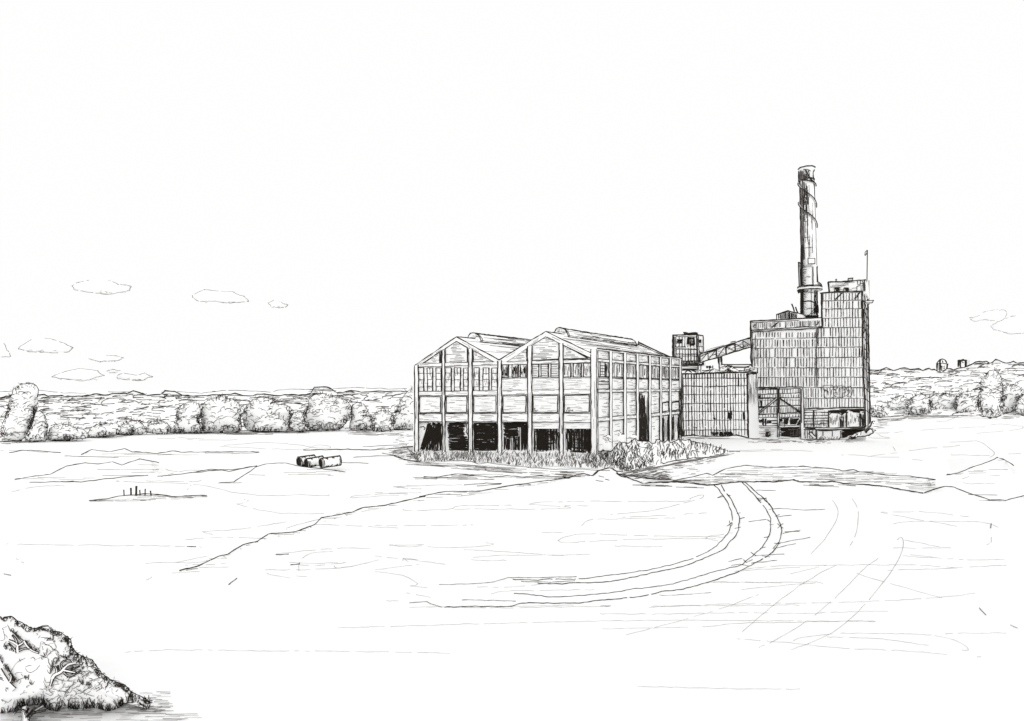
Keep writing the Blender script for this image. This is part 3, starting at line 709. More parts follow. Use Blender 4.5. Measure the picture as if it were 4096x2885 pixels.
edge(m, TF, '52,425 56,522', Z4, 6, .17); edge(m, TF, '710,380 712,495', Z4, 5, .17)
for i in range(44):
    x = 70 + i * 14.3 + U(-3, 3); t = 445 - (x - 55) * .045
    if 330 < x < 365: continue
    stroke(m, TF, Z4('%f,%f %f,%f' % (x, t + U(0, 8), x + U(-2, 2), t + U(45, 62))), U(1.6, 3.4), .17, .6, 16)
for st in ('72,478 95,460', '245,485 300,440', '250,490 310,438', '650,470 690,425', '510,425 512,482'): edge(m, TF, st, Z4, 2.4, .17)
part('parapet', m, stn)
# loading bay with braced frame, lower left
m = MB(); slab(m, TF, K4('100,130 1210,125 1215,1395 140,1385'), .05, -.1)
for k, (y0, y1, n) in enumerate(((150, 285, 15), (290, 385, 16), (400, 575, 15), (610, 770, 24), (790, 865, 15))):
    for i in range(n):
        x = 150 + 1030 * (i + .5) / n + U(-9, 9)
        stroke(m, TF, K4('%f,%f %f,%f' % (x, y0 + U(0, 20), x + U(-8, 8), y1 - U(0, 15))), U(1.6, 3.2), .08, .6, 12)
for st, w in (('95,140 640,150', 4), ('95,125 1240,115', 3.6), ('140,180 1180,150', 3), ('140,295 640,290', 3.6), ('660,285 1180,260', 2.4), ('100,390 1180,375', 3), ('130,405 640,400', 2.4), ('100,445 1180,440', 1.4), ('140,610 1200,570', 3), ('400,600 880,590', 2), ('140,790 640,790', 4), ('640,770 1190,735', 3), ('700,790 1190,770', 2), ('140,875 1200,865', 2.6), ('150,1080 1200,1070', 3), ('160,1120 640,1110', 2), ('660,1130 1200,1110', 4)): edge(m, TF, st, K4, w, .08)
scribble(m, TF, K4('105,320 220,320 220,395 105,395'), 6, 3.4, False, 3, .08); scribble(m, TF, K4('130,420 160,420 160,610 135,610'), 3, 3, True, 0, .08); scribble(m, TF, K4('205,430 235,430 235,600 205,600'), 3, 3, True, 0, .08)
scribble(m, TF, K4('130,590 330,580 330,625 140,640'), 4, 3, False, 0, .08)
hatch(m, TF, K4('150,1120 610,1120 610,1380 150,1380'), 14, 1.5, False, (.2, .7), .08)
bayo = part('loading_bay', m, stn)
def brace(name, P, st, off0=.3, w=3.2):
    m = MB(); slab(m, TF, P, off0, .05)
    for s in st: stroke(m, TF, s, w, off0 + .03, .8, n=4)
    part(name, m, bayo)
a = K4('625,140 665,140 665,1400 625,1395'); brace('post', a, [[a[0], a[3]], [a[1], a[2]], K4('650,400 660,760'), K4('640,150 648,760')], w=3.8)
a = K4('1185,140 1260,130 1290,1395 1205,1395'); brace('pillar', a, [[a[0], a[3]], K4('1250,130 1275,420 1285,1390'), K4('1210,160 1225,1000')])
a = K4('590,385 630,400 145,785 130,755'); brace('strut', a, [[a[0], a[3]], [a[1], a[2]]], .2, 3)
a = K4('670,400 700,395 1200,735 1185,755'); brace('strut', a, [[a[0], a[3]], [a[1], a[2]]], .2, 3)
m = MB(); slab(m, TF, K4('150,885 1200,875 1200,1065 150,1075'), .09, .04)
for q, n, v, c in (('165,930 240,920 240,1000 175,1000', 5, True, 4), ('240,890 285,890 285,1075 240,1075', 4, True, 0), ('320,890 345,890 345,1075 320,1075', 3, True, 0), ('355,945 640,940 640,960 355,965', 3, False, 0), ('360,970 480,970 480,1025 360,1025', 5, True, 3), ('490,1015 640,1010 640,1025 490,1025', 2, False, 0),
                   ('670,900 740,900 750,990 670,980', 7, True, 3), ('790,890 910,880 880,1040 790,1050', 10, True, 5), ('930,890 1180,885 1080,1050 930,1040', 14, False, 10), ('1130,1010 1200,890 1200,1060 1100,1060', 5, False, 0), ('690,890 910,885 910,910 690,910', 3, False, 0)):
    scribble(m, TF, K4(q), n, 3.4, v, c, .11)
edge(m, TF, '670,1010 780,1000', K4, 2.6, .12); edge(m, TF, '670,1040 780,1035', K4, 2.2, .12); edge(m, TF, '790,870 790,1100', K4, 2.4, .12)
part('window', m, bayo)
m = MB(); slab(m, TF, K4('670,1135 1200,1120 1210,1370 680,1360'), .09, .04)  # flat panel; the dark of the opening is inked on it
scribble(m, TF, K4('680,1140 1195,1125 1205,1365 690,1350'), 20, 3.6, False, 0, .11); hatch(m, TF, K4('930,1140 1195,1130 1200,1340 940,1340'), 12, 3., True, (.7, 1.), .12)
scribble(m, TF, K4('810,1190 940,1180 940,1330 800,1320'), 9, 4, False, 6, .12); scribble(m, TF, K4('1110,1130 1200,1130 1205,1360 1110,1340'), 7, 3.6, True, 0, .12)
part('doorway', m, bayo)['label'] = 'black cross-hatched opening at the foot of the braced bay'
# lower right: boarded wall and wide loading door above a platform
m = MB(); slab(m, TF, K3('85,540 1655,515 1665,1015 100,1050'), .06, -.05)
edge(m, TF, '75,545 700,530 1020,518 1650,515', K3, 4, .1); edge(m, TF, '110,590 600,565', K3, 2, .1); edge(m, TF, '1020,515 1650,520 1650,545', K3, 2.6, .1); edge(m, TF, '1000,565 1640,550', K3, 2., .1)
for y in (640, 720, 795, 865, 940): edge(m, TF, '110,%d 720,%d' % (y, y - 8), K3, 2.6, .1)
edge(m, TF, '350,580 345,800 355,1000', K3, 6, .1); edge(m, TF, '100,560 105,1050', K3, 4, .1)
hatch(m, TF, K3('120,580 710,580 710,1020 120,1020'), 26, 1.5, True, (.05, .3), .09); hatch(m, TF, K3('120,850 710,860 710,1020 120,1020'), 24, 2., True, (.2, .7), .09)
part('boarded_wall', m, stn)
m = MB(); slab(m, TF, K3('735,575 1655,555 1660,1000 735,1020'), .1, .05)
scribble(m, TF, K3('740,590 1240,570 1230,650 745,640'), 9, 3.6, False, 0, .13); scribble(m, TF, K3('1010,600 1180,600 1100,690 1060,690'), 6, 3, False, 0, .13)
scribble(m, TF, K3('1200,565 1640,555 1640,600 1280,610'), 5, 3.6, False, 0, .13); scribble(m, TF, K3('1330,610 1540,610 1550,660 1340,640'), 4, 3, False, 0, .13)
hatch(m, TF, K3('750,680 1520,650 1520,1000 750,1010'), 54, 1.4, True, (.08, .5), .13)
for st, w in (('735,590 728,800 735,1030', 6), ('1190,640 1195,800 1185,1020', 4.6), ('1530,660 1540,1000', 6), ('1560,670 1580,830 1590,1000', 3.4), ('1610,690 1615,980', 5), ('1640,640 1645,990', 3), ('1580,650 1640,620', 3), ('740,690 800,655 1000,660 1080,695 1140,650', 2.6)): edge(m, TF, st, K3, w, .14)
ld = part('loading_door', m, stn)
m = MB(); slab(m, TF, K3('1020,760 1110,755 1112,1025 1020,1025'), .14, .08)
scribble(m, TF, K3('1028,790 1108,850 1108,1020 1024,1020'), 7, 3.4, True, 0, .17); outline(m, TF, K3('1020,760 1110,755 1112,1025 1020,1025'), 2.6, off=.17); edge(m, TF, '1050,770 1080,770', K3, 2.6, .17)
part('door', m, ld)
m = MB(); slab(m, TF, K3('95,1030 1690,1000 1690,1065 95,1075'), .5, 0)
for st, w in (('130,1045 400,1050', 6), ('130,1020 420,1025 700,1030', 3.4), ('100,1075 440,1075 900,1085 1160,1075 1660,1040', 3.6), ('440,1090 500,1100 820,1090', 5), ('600,1080 1150,1075', 3.4), ('700,1030 1170,1030 1690,995', 3.4), ('1180,1020 1660,1010', 2.6), ('1200,1060 1660,1045', 2.4)): edge(m, TF, st, K3, w, .53)
hatch(m, TF, K3('1160,1000 1690,1000 1690,1060 1160,1070'), 9, 2.6, False, (.3, .9), .53)
plat = part('platform', m, stn)
m = MB(); slab(m, TF, K3('95,1072 1050,1080 1050,1310 95,1340'), .45, 0)
for st, w in (('125,1080 130,1330', 3.4), ('175,1080 185,1330', 2.6), ('235,1080 240,1150', 2.4), ('245,1240 245,1320', 2.4), ('330,1085 330,1150', 2.4), ('395,1090 395,1230', 2.4), ('425,1080 430,1210 425,1340', 5), ('585,1120 590,1240', 3), ('815,1080 825,1150 820,1250', 3), ('1040,1110 1045,1290', 4)): edge(m, TF, st, K3, w, .48)
part('plinth', m, plat)
m = MB(); slab(m, TF, K3('1050,1065 1690,1040 1690,1300 1050,1310'), .2, 0)  # solid panel; the dark of the gap is drawn in ink
scribble(m, TF, K3('1055,1090 1680,1050 1640,1140 1060,1180'), 12, 3.8, False, 0, .23); scribble(m, TF, K3('1060,1150 1400,1130 1380,1190 1060,1290'), 14, 3.8, False, 5, .23)
part('void', m, plat)['label'] = 'black gap under the broken end of the platform'
# graffiti
m = MB()
strokes(m, TF, ['722,1022 800,1018 812,1024 815,1060 800,1062 795,1110', '722,1025 725,1062 745,1072 762,1068 760,1040', '735,1055 765,1080 770,1110', '740,1065 728,1110 740,1130', '762,1070 770,1080 768,1105', '820,1030 818,1100 830,1120', '822,1030 850,1024 852,1055', '825,1062 845,1062', '818,1095 850,1085 852,1110', '838,1060 840,1092', '845,1030 895,1022 900,1045 885,1050 888,1130 870,1135 868,1050', '898,1028 925,1030 928,1060 905,1065', '905,1050 925,1060 930,1085 905,1092 903,1120', '960,1030 942,1040 940,1060 952,1075 955,1100 935,1120', '925,1045 945,1035 935,1055', '958,1058 952,1075 956,1095 964,1092 966,1070 958,1058', '965,1025 985,1040 995,1070 985,1110 965,1130 945,1122', '728,1115 740,1135 790,1138 840,1125 880,1138 930,1118', '812,1055 835,1058'],
        Z4, w=2.0, off=.06, wob=.4, seg=8)
part('graffiti', m, wallT)['label'] = 'outlined block-letter graffiti reading TETSO'
# rooftop: penthouse, shed, mast, balcony
def tbox(P, d0, d1):
    m = MB(); f = [TF(*p) for p in P]; m.prism([p + TD * d0 for p in f], [p + TD * d1 for p in f])
    o = TD * d0
    def sf(x, y, off=0.): 
        n = TF.n; r = ray(x, y); p0 = f[0] + o + n * off
        return CAM + r * ((p0 - CAM).dot(n) / r.dot(n))
    return m, sf
P = Z5('642,1197 1012,1178 1018,1305 645,1308'); m, sf = tbox(P, .0, .6); sf = lambda x, y, off=0.: TF(x, y, off)
edge(m, sf, '640,1198 800,1190 1012,1177', Z5, 4.6, .04); edge(m, sf, '645,1198 655,1295', Z5, 6, .04); edge(m, sf, '1000,1180 1003,1290', Z5, 3, .04)
hatch(m, sf, Z5('660,1205 930,1195 930,1285 660,1290'), 16, 1.4, False, (.15, .5), .04)
strokes(m, sf, ['930,1188 932,1220 960,1220', '960,1185 958,1215', '925,1240 960,1228', '975,1190 990,1195 980,1205', '960,1215 985,1212', '965,1240 970,1285', '985,1230 965,1235', '925,1240 925,1285', '985,1200 985,1290'], Z5, w=2.4, off=.05, wob=.4)
hatch(m, sf, Z5('990,1185 1010,1185 1012,1290 992,1290'), 5, 1.8, True, (.3, .8), .04)
pent = part('penthouse', m, stn)
for a in (707, 798):
    m = MB(); q = Z5('%d,1256 %d,1254 %d,1290 %d,1291' % (a, a + 46, a + 47, a)); slab(m, TF, q, .05, -.05); outline(m, TF, q, 3, off=.08); scribble(m, TF, [bil(q, .35, 0), bil(q, 1, 0), bil(q, .9, .9), bil(q, .35, .9)], 6, 3.6, True, 3, .08); scribble(m, TF, [bil(q, 0, 0), bil(q, 1, 0), bil(q, 1, .3), bil(q, 0, .3)], 3, 3, False, 0, .08); part('window', m, pent)
m, _ = tbox(Z5('836,1160 888,1157 888,1186 836,1190'), .05, .3); outline(m, TF, Z5('836,1160 888,1156 886,1182 836,1188'), 4.4, off=-.2); part('roof_vent', m, pent)
m, _ = tbox(Z5('715,1172 727,1171 727,1196 715,1197'), .05, .12); outline(m, TF, Z5('714,1172 728,1170 726,1194 714,1196'), 3, off=-.2); part('roof_pipe', m, pent)
P = side(.5, 150)
m = MB(); b = side(.15, 165); t = at(*Z5('1028,885')[0], b.y); m.tube([b - ZV * 1, at(*Z5('1024,1175')[0], b.y), t], .07, 5, 1, True)
mast = part('mast', m, stn)
m = MB(); q = [at(*p, b.y) for p in Z5('1026,884 1005,902 1004,938 1014,928 1024,905')]; m.prism(q, [p + Vector((0, .08, 0)) for p in q]); 
for k in range(5): stroke3(m, [q[k] - Vector((0, .03, 0)), q[(k + 1) % 5] - Vector((0, .03, 0))], 3.2, .4)
part('flag', m, mast)
m = MB(); b2 = side(.95, 160); m.tube([at(*Z5('1045,1420')[0], b2.y - .3), at(*Z5('1043,1180')[0], b2.y - .3)], .05, 5, 1, True); part('mast', m, stn)['label'] = 'thin rod on the side of the roof'
m = MB(); Y = side(.5, 400).y - 1.6; q = [at(*p, Y) for p in Z5('990,1382 1090,1376 1078,1396 1070,1402 1005,1402')]; m.prism(q, [p + Vector((0, 2.2, 0)) for p in q])
for a, c in zip(q, q[1:] + q[:1]): stroke3(m, [a - Vector((0, .04, 0)), c - Vector((0, .04, 0))], 3.4, .5)
stroke3(m, [at(*p, Y - .05) for p in Z5('975,1300 1010,1395')], 3); stroke3(m, [at(*p, Y - .05) for p in Z5('985,1300 1030,1350')], 2.4)
part('balcony', m, stn)
m, _ = tbox(Z5('137,1512 250,1475 378,1510 385,1560 137,1572'), .12, .42); sf = lambda x, y, off=0.: TF(x, y, off - .9)
shY = TF(*Z5('250,1500')[0]).y + TD.y * .12
sf = lambda x, y, off=0.: at(x, y, shY - .5 - off)
strokes(m, sf, ['137,1514 250,1476 380,1512', '148,1518 250,1482 352,1508'], Z5, w=3.4, off=.1, n=4); edge(m, sf, '137,1514 137,1570', Z5, 4, .1); edge(m, sf, '355,1505 357,1558', Z5, 3, .1)
for i in range(24):
    x = 155 + i * 8.3 + U(-2, 2); t = 1515 - 33 * (1 - abs(x - 250) / 100); stroke(m, sf, Z5('%f,%f %f,%f' % (x, max(t, 1484) + U(2, 8), x + 1, 1565 - U(0, 14))), U(1.8, 3.2), .1, .5)
part('roof_shed', m, stn)
for st in ('285,1410 300,1445 312,1487', '323,1440 335,1478 348,1505'):
    m = MB(); m.tube([at(*p, shY) for p in Z5(st)], .11, 5, 1, True); part('roof_pole', m, stn)

# ================================================================ CHIMNEY
cY = 108.; pxm = cY / F
def cax(y):    # axis x and radius (pixels) at zoom row y
    t = (y - 90) / 1455.
    return (3050 + .4082 * (432 + 38 * t), .4082 * (72 + 3 * t))
cV = Vector(((3235 - CX) / F, 1, 0)).normalized(); cR = Vector((cV.y, -cV.x, 0)); cK = cV.y   # view-facing frame of the round shaft
def cyl(x, y, off=0., k=1.):
    c, r = cax((y - 640) / .4082); r *= k; u = max(-1, min(1, (x - c) / r)); rw = r * pxm * cK
    q = at(c, y, cY) + cR * (u * (rw + off)) - cV * (math.sqrt(1 - u * u) * (rw + off))
    return Vector((q.x, q.y, CAMH + (HZ - y) / F * q.y))
def ringpt(zr, a, k=1.):
    c, r = cax(zr); p = at(c, 640 + .4082 * zr, cY); return p + (cR * math.cos(a) + cV * math.sin(a)) * (r * k * pxm * cK)
chim = empty('chimney', Vector((45.6, cY, 0)), 'tall round chimney with ink-hatched shading on its left half, spiral fins and a walkway ring', 'chimney')
NA = 32; AN = [2 * math.pi * i / NA for i in range(NA)]
m = MB(); m.grid([[ringpt(z, a) for a in AN] for z in (2700, 2000, 1545, 1200, 800, 400, 195)], close=True)
bnd = lambda z, c=.45: stroke3(m, [ringpt(z, a, 1.01) for a in [math.pi + math.pi * c * (i / 10) for i in range(11)]], 2., .4)
for z, c in ((428, .5), (615, .5), (770, .6), (872, .7), (1140, .7)): bnd(z, c)
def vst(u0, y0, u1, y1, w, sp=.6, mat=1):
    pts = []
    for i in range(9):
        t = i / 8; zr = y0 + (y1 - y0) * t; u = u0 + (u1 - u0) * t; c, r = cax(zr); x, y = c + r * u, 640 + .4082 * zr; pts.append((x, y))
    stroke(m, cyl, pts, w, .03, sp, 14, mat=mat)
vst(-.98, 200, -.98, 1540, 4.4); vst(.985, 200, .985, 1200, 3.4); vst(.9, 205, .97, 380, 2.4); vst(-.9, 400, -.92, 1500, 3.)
for i in range(70):  # shade on the left half of the shaft, drawn as ink strokes
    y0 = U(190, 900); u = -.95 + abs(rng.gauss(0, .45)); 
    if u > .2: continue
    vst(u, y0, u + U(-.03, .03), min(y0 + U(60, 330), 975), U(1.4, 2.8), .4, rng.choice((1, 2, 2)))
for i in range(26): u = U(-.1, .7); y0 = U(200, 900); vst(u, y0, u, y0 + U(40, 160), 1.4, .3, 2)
for i in range(18): u = U(-.95, .05); y0 = U(190, 420); vst(u, y0, u, y0 + U(50, 230), U(2, 3.2), .4)  # heavier inked shade strokes near the top left
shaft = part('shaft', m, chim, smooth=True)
# lower sleeve
m = MB(); m.grid([[ringpt(z, a, 1.04) for a in AN] for z in (1560, 1275, 1042, 1040)], close=True)
cyl2 = lambda x, y, off=0.: cyl(x, y, off, 1.05)
sv = lambda x, y0, y1, w: stroke(m, cyl2, Z5('%f,%f %f,%f' % (x, y0, x + 3, y1)), w, .03, .7)
for x, y0, y1, w in ((487, 1045, 1240, 3), (497, 1045, 1240, 2.4), (478, 1270, 1520, 2.4), (512, 1275, 1500, 4), (522, 1275, 1520, 2), (535, 1280, 1540, 4.6), (390, 1045, 1545, 5), (380, 1300, 1545, 3), (400, 1270, 1500, 2), (530, 1045, 1200, 3)): sv(x, y0, y1, w)
for st in ('445,1300 480,1298 530,1312', '400,1385 470,1380 535,1412', '400,1392 470,1388 535,1420', '430,1462 480,1455 535,1485', '395,1042 480,1040', '430,1145 470,1145', '455,1525 535,1420', '470,1530 540,1440', '440,1530 540,1535', '440,1520 500,1530'): stroke(m, cyl2, Z5(st), 2.6, .03, .6, 10, True)
for i in range(26): x = U(500, 540); y = U(1270, 1480); sv(x, y, y + U(20, 90), 1.6)
scr = lambda q, n, v=True: scribble(m, cyl2, Z5(q), n, 2.8, v, 3, .05)
scr('390,1520 550,1520 545,1545 395,1550', 6, False); scr('515,1440 545,1420 545,1500 520,1510', 4)
part('sleeve', m, chim, smooth=True)
# ladder with cage hoops
m = MB()
for x in (391, 400): stroke(m, cyl2, Z5('%d,840 %d,1545' % (x, x + 1)), 4., .25, .6, n=4)
for i in range(34):
    y = 1045 + i * 14.7 + U(-4, 4); L = U(22, 46)
    stroke(m, cyl2, Z5('%f,%f %f,%f %f,%f %f,%f' % (392, y + 14, 398, y + 4, 395 + L * .5, y - 2, 395 + L, y + U(-2, 6))), 2.2, .35, .3, 6, True)
for i in range(22): y = 840 + i * 9; stroke(m, cyl2, Z5('%f,%f %f,%f %f,%f' % (388, y + 6, 398, y, 400 + U(0, 18), y + U(2, 12))), 2.2, .25, .4, 6, True)
part('ladder', m, chim)
m = MB(); c = at(*Z5('432,1012')[0], cY); hw = 34 * .4082 * pxm; hh = 27 * .4082 * pxm; y0 = -1.75
f = [c + Vector((sx_ * hw, y0, sz * hh)) for sx_, sz in ((-1, 1), (1, 1), (1, -1), (-1, -1))]
m.prism(f, [p + Vector((0, .9, 0)) for p in f])
for k in range(4): stroke3(m, [f[k] - Vector((0, .03, 0)), f[(k + 1) % 4] - Vector((0, .03, 0))], 3.2, .4)
part('junction_box', m, chim)
for x, w in ((352, .09), (365, .06)):
    m = MB(); m.tube([at(*p, cY) for p in Z5('%d,1000 %d,1240' % (x, x + 8))], w, 6, 1, True); part('duct', m, chim)
m = MB()
for st in ('352,1000 375,1020', '352,1005 395,1025', '360,1040 378,1042'): m.tube([at(*p, cY - .2) for p in Z5(st)], .06, 4, 1, True)
part('bracket', m, chim)
# walkway ring
m = MB(); ra = lambda z, k: [ringpt(z, a, k) for a in AN]
m.grid([ra(1242, 1.02), ra(1242, 1.62), ra(1278, 1.62), ra(1278, 1.02)], close=True)
for z, w in ((1242, 3.8), (1277, 4.2), (1252, 2.4)): stroke3(m, [ringpt(z, a, 1.64) for a in AN + AN[:1]], w, .5, 4)
for k in range(26): a = math.pi * (1 + .28 * rng.random()); stroke3(m, [ringpt(1278, a, 1.62), ringpt(1305, a, 1.5)], 2.2, .3)
stroke3(m, [ringpt(1295, math.pi * (1 + .45 * i / 8), 1.45) for i in range(9)], 4.4, .5)
part('walkway', m, chim)
m = MB(); q = [at(*p, cY - .3) for p in Z5('535,1040 540,1190 577,1222 580,1268 566,1268 566,1228 533,1200 528,1045')]; m.prism(q, [p + Vector((0, .6, 0)) for p in q])
for a, b_ in zip(q, q[1:4]): stroke3(m, [a - Vector((0, .03, 0)), b_ - Vector((0, .03, 0))], 4, .4, 4)
stroke3(m, [q[6] - Vector((0, .03, 0)), q[5] - Vector((0, .03, 0))], 2.4, .4)
part('flue', m, chim)
# flared cap
m = MB(); m.grid([ra(205, 1.0), ra(140, 1.01), ra(105, 1.07), ra(82, 1.13), ra(82, .9), ra(160, .88)], close=True)
for z, k, w in ((82, 1.14, 4.6), (200, 1.02, 3.4), (192, 1.02, 2.6)): stroke3(m, [ringpt(z, a, k) for a in AN + AN[:1]], w, .6, 4)
cyl3 = lambda x, y, off=0.: cyl(x, y, off, 1.1)
for i in range(64):  # left-side shade of the cap, put in as ink strokes
    x = 362 + abs(rng.gauss(0, 42)); y = U(100, 170)
    if x < 460: stroke(m, cyl3, Z5('%f,%f %f,%f' % (x, y, x + U(-6, 6), min(y + U(20, 90), 205))), U(1.8, 3.2), .06, .6, mat=1 if i % 2 else 2)
for st, w in (('420,95 450,150 480,200 500,210', 4.6), ('430,100 460,170 495,205', 3.4), ('455,95 445,140', 3), ('505,95 492,130 500,200', 3.6), ('400,95 440,92 470,110', 3), ('360,110 358,215', 4)): stroke(m, cyl3, Z5(st), w, .08, .6, 10, True)
part('cap', m, chim, smooth=True)
for a0, ya, yb in ((0, 208, 262), (1, 208, 470), (2, 400, 668)):
    m = MB(); n = 22
    i0 = -.08 if a0 else .3
    rows = [[], []]
    for i in range(n + 1):
        t = i0 + (1.08 - i0) * i / n; th = math.pi + math.pi * t; z = ya + (yb - ya) * (i / n)
        rows[0].append(ringpt(z, th, .98)); rows[1].append(ringpt(z, th, 1.24))
    m.grid(rows); m.grid([[p + ZV * .05 for p in r] for r in rows])
    m.tube(rows[1], .085, 4, 1); m.tube(rows[0], .05, 3, 1)
    part('spiral_fin', m, chim)

# ================================================================ BOX SILO between hall and station
sA, sB, sC = Vector((25.5, 103.6, 0)), Vector((35.1, 102.5, 0)), Vector((37.6, 105.2, 0))
SF, SS = vplane(sA, sB), vplane(sB, sC)
silo = empty('panel_silo', (sA + sB) / 2, 'squat windowless building of narrow vertical panels between hall and station', 'silo building')
P = Z3('232,630 1100,622 1118,1470 245,1452'); m = MB(); f = [SF(*p) for p in P]; dv = sC - sB
m.prism(f, [p + dv * .99 for p in f])
sg = lambda st, w=3., tf=Z3, off=.04, surf=SF: stroke(m, surf, tf(st), w, off, .9, 13, n=4)
sg('225,632 480,630 700,620 900,615 1215,612', 6); sg('232,640 238,900 248,1450', 6); sg('1100,625 1105,1000 1112,1465', 4.6)
for st, w in (('240,695 560,688 1090,690', 2.4), ('235,790 520,795', 3), ('540,797 830,795', 3), ('830,790 1090,785', 2.2), ('245,903 700,902 1090,895', 1.8), ('250,1022 480,1015 830,1018 1090,1012', 2.6), ('250,1122 700,1120 1110,1115', 2), ('255,1240 400,1235 1115,1228', 2), ('260,1362 600,1360 900,1358 1100,1355', 2.4), ('250,1440 400,1425 480,1440 700,1440 850,1442 960,1425 1100,1460', 4)): sg(st, w)
for i in range(24):
    x = 262 + i * 36 + U(-4, 4); y = 632
    sg('%f,%f %f,%f' % (x, y, x + U(-1, 2), 692), U(2.6, 4.6))
    while y < 1440:
        L = U(120, 420); e = min(y + L, 1440)
        sg('%f,%f %f,%f' % (x + (y - 632) * .012, y, x + (e - 632) * .012 + U(-2, 2), e - U(0, 14)), U(1.8, 4.2)); y = e
hatch(m, SF, Z3('235,640 270,640 285,1450 250,1450'), 12, 2.6, True, (.1, .4), .04)
scribble(m, SF, Z3('840,1125 895,1120 900,1225 845,1228'), 8, 3.6, True, 0, .06); scribble(m, SF, Z3('1040,1125 1060,1125 1060,1225 1040,1225'), 3, 3, True, 0, .06)
strokes(m, SF, ['660,1195 690,1215 660,1218 662,1200', '400,1320 415,1325', '425,1325 440,1335 435,1325'], Z3, w=3.4, off=.05, wob=.4)
for i in range(16):
    x = 640 + i * 17; strokes(m, SF, ['%f,%f %f,%f %f,%f' % (x, 1375 + U(0, 20), x + U(4, 16), 1430, x + 14, 1375 + U(0, 30))], Z3, w=U(2, 4), off=.05, wob=.6, seg=6)
for i in range(7): x = 740 + i * 24; strokes(m, SF, ['%f,1380 %f,1400 %f,1420 %f,1430 %f,1400' % (x, x + 12, x - 4, x + 10, x + 16)], Z3, w=3.4, off=.05, wob=.6, seg=6, sm=True)
scribble(m, SF, Z3('255,1370 290,1370 290,1440 255,1440'), 4, 3, True, 2, .05)
part('wall', m, silo)
m = MB(); P = Z3('1100,622 1215,615 1238,1430 1118,1470'); slab(m, SS, P, .03, -.1)
hatch(m, SS, P, 40, 1.6, True, (.15, .6), .06); sg('1215,615 1235,1000 1238,1440', 3.6, off=.07, surf=SS); sg('1100,632 1215,628', 5, off=.07, surf=SS); sg('1170,625 1180,640 1215,618', 3, off=.07, surf=SS)  # shade of this side inked as vertical hatching
part('side_wall', m, silo)
zt = SF(*Z3('650,622')[0]).z
def roofpt(st, dy): return [at(*p, 104.2 + dy) for p in Z3(st)]
m = MB(); ap = roofpt('668,568', .6)[0]; b = [Vector((roofpt('480,625', 0)[0].x, 103.4, zt)), Vector((roofpt('800,625', 0)[0].x, 103.2, zt)), Vector((roofpt('800,625', 2)[0].x, 106, zt)), Vector((roofpt('480,625', 2)[0].x, 106, zt))]
for k in range(4): m.face([b[k], b[(k + 1) % 4], ap])
for k in range(2): stroke3(m, [b[k], ap], 3, .5)
for i in range(12): t = U(.1, .9); p = b[0].lerp(b[1], t); stroke3(m, [p.lerp(ap, U(0, .3)), p.lerp(ap, U(.4, .9))], 1.4, .3)
part('roof_hatch', m, silo)
for k, st in enumerate(('570,530 570,555 582,560 585,530', '600,530 602,558 615,558 615,525', '625,535 628,560', '648,525 650,565', '608,555 612,590')):
    m = MB(); m.tube([at(*p, 104.6) for p in Z3(st)], .09, 5, 1, True); part('vent', m, silo)
for st, w in (('780,512 960,515 1150,512', .09), ('920,550 1050,552 1150,545', .09), ('780,540 1150,535', .04)):
    m = MB(); m.tube([at(*p, 105.2) for p in Z3(st)], w, 5, 1, True); part('pipe', m, silo)

def shrub(st, tf, Y, dep, label, fur, scal, group, w=1.7, rim=2.6, cat='shrub', name='shrub', **k):
    mb, sf = puff(tf(st) if isinstance(st, str) else st, Y, dep)
    foliage(mb, sf, fur, scal, w, rim=rim, **k)
    p = at(*sf.c, Y)
    return tag(obj(name, mb, base=Vector((p.x, p.y, p.z)), smooth=True), label, cat, group)
shrub('735,605 730,575 770,545 830,528 880,528 930,560 990,595 1010,615 900,612', Z3, 104.2, .8, 'tangled dome-shaped scrub growing on the roof of the panel silo, larger clump', 20, 60, 'scrub on the silo roof', 2.2, 4, L=(3, 7), sL=(3, 7))
shrub('1055,605 1060,570 1100,545 1140,525 1165,540 1170,610', Z3, 104.2, .7, 'smaller tangled scrub clump on the silo roof against the station wall', 14, 30, 'scrub on the silo roof', 2.2, 4, L=(3, 7), sL=(3, 7))

# ================================================================ HOPPER TOWER AND CONVEYOR
hY = 110.
hop = empty('hopper_tower', at(*Z3('300,1400')[0], hY) * 1, 'small boxy hopper tower on braced legs rising behind the panel silo', 'hopper tower')
hop.location.z = 0
HF = vplane(Vector((0, hY + .6, 0)) + Vector((20, 0, 0)), Vector((40, hY - .6, 0)))
hp = lambda st: [HF(*p) for p in Z3(st)]
dv = Vector((2.4, 4.6, 0))
m = MB(); f = hp('130,132 452,125 470,525 150,532'); m.prism(f, [p + dv for p in f])
hs = lambda st, w=3.: stroke(m, HF, Z3(st), w, .05, .8, 12, n=4)
for st, w in (('130,132 275,128 452,120', 5), ('135,132 140,435', 8), ('152,150 150,435', 2.4), ('450,120 455,320 465,520', 5), ('440,125 445,300', 3), ('175,150 460,155', 2), ('180,285 300,285', 3), ('180,310 470,315', 3), ('180,378 465,380', 3), ('180,402 460,405', 2), ('225,470 480,468', 4), ('230,525 520,520', 6), ('225,545 470,545', 3)): hs(st, w)
for i in range(8): x = 175 + i * 38 + U(-4, 4); hs('%f,150 %f,290' % (x, x), U(2, 3.6)); hs('%f,300 %f,470' % (x + 3, x + 4), U(2, 3.6))
for i in range(18): x = 232 + i * 13; hs('%f,%f %f,520' % (x, 475 + U(0, 12), x + 1), U(2.4, 3.6))
for i in range(10): y = 160 + i * 26; hs('145,%f 172,%f 150,%f' % (y, y + 8, y + 18), 2)
part('wall', m, hop)
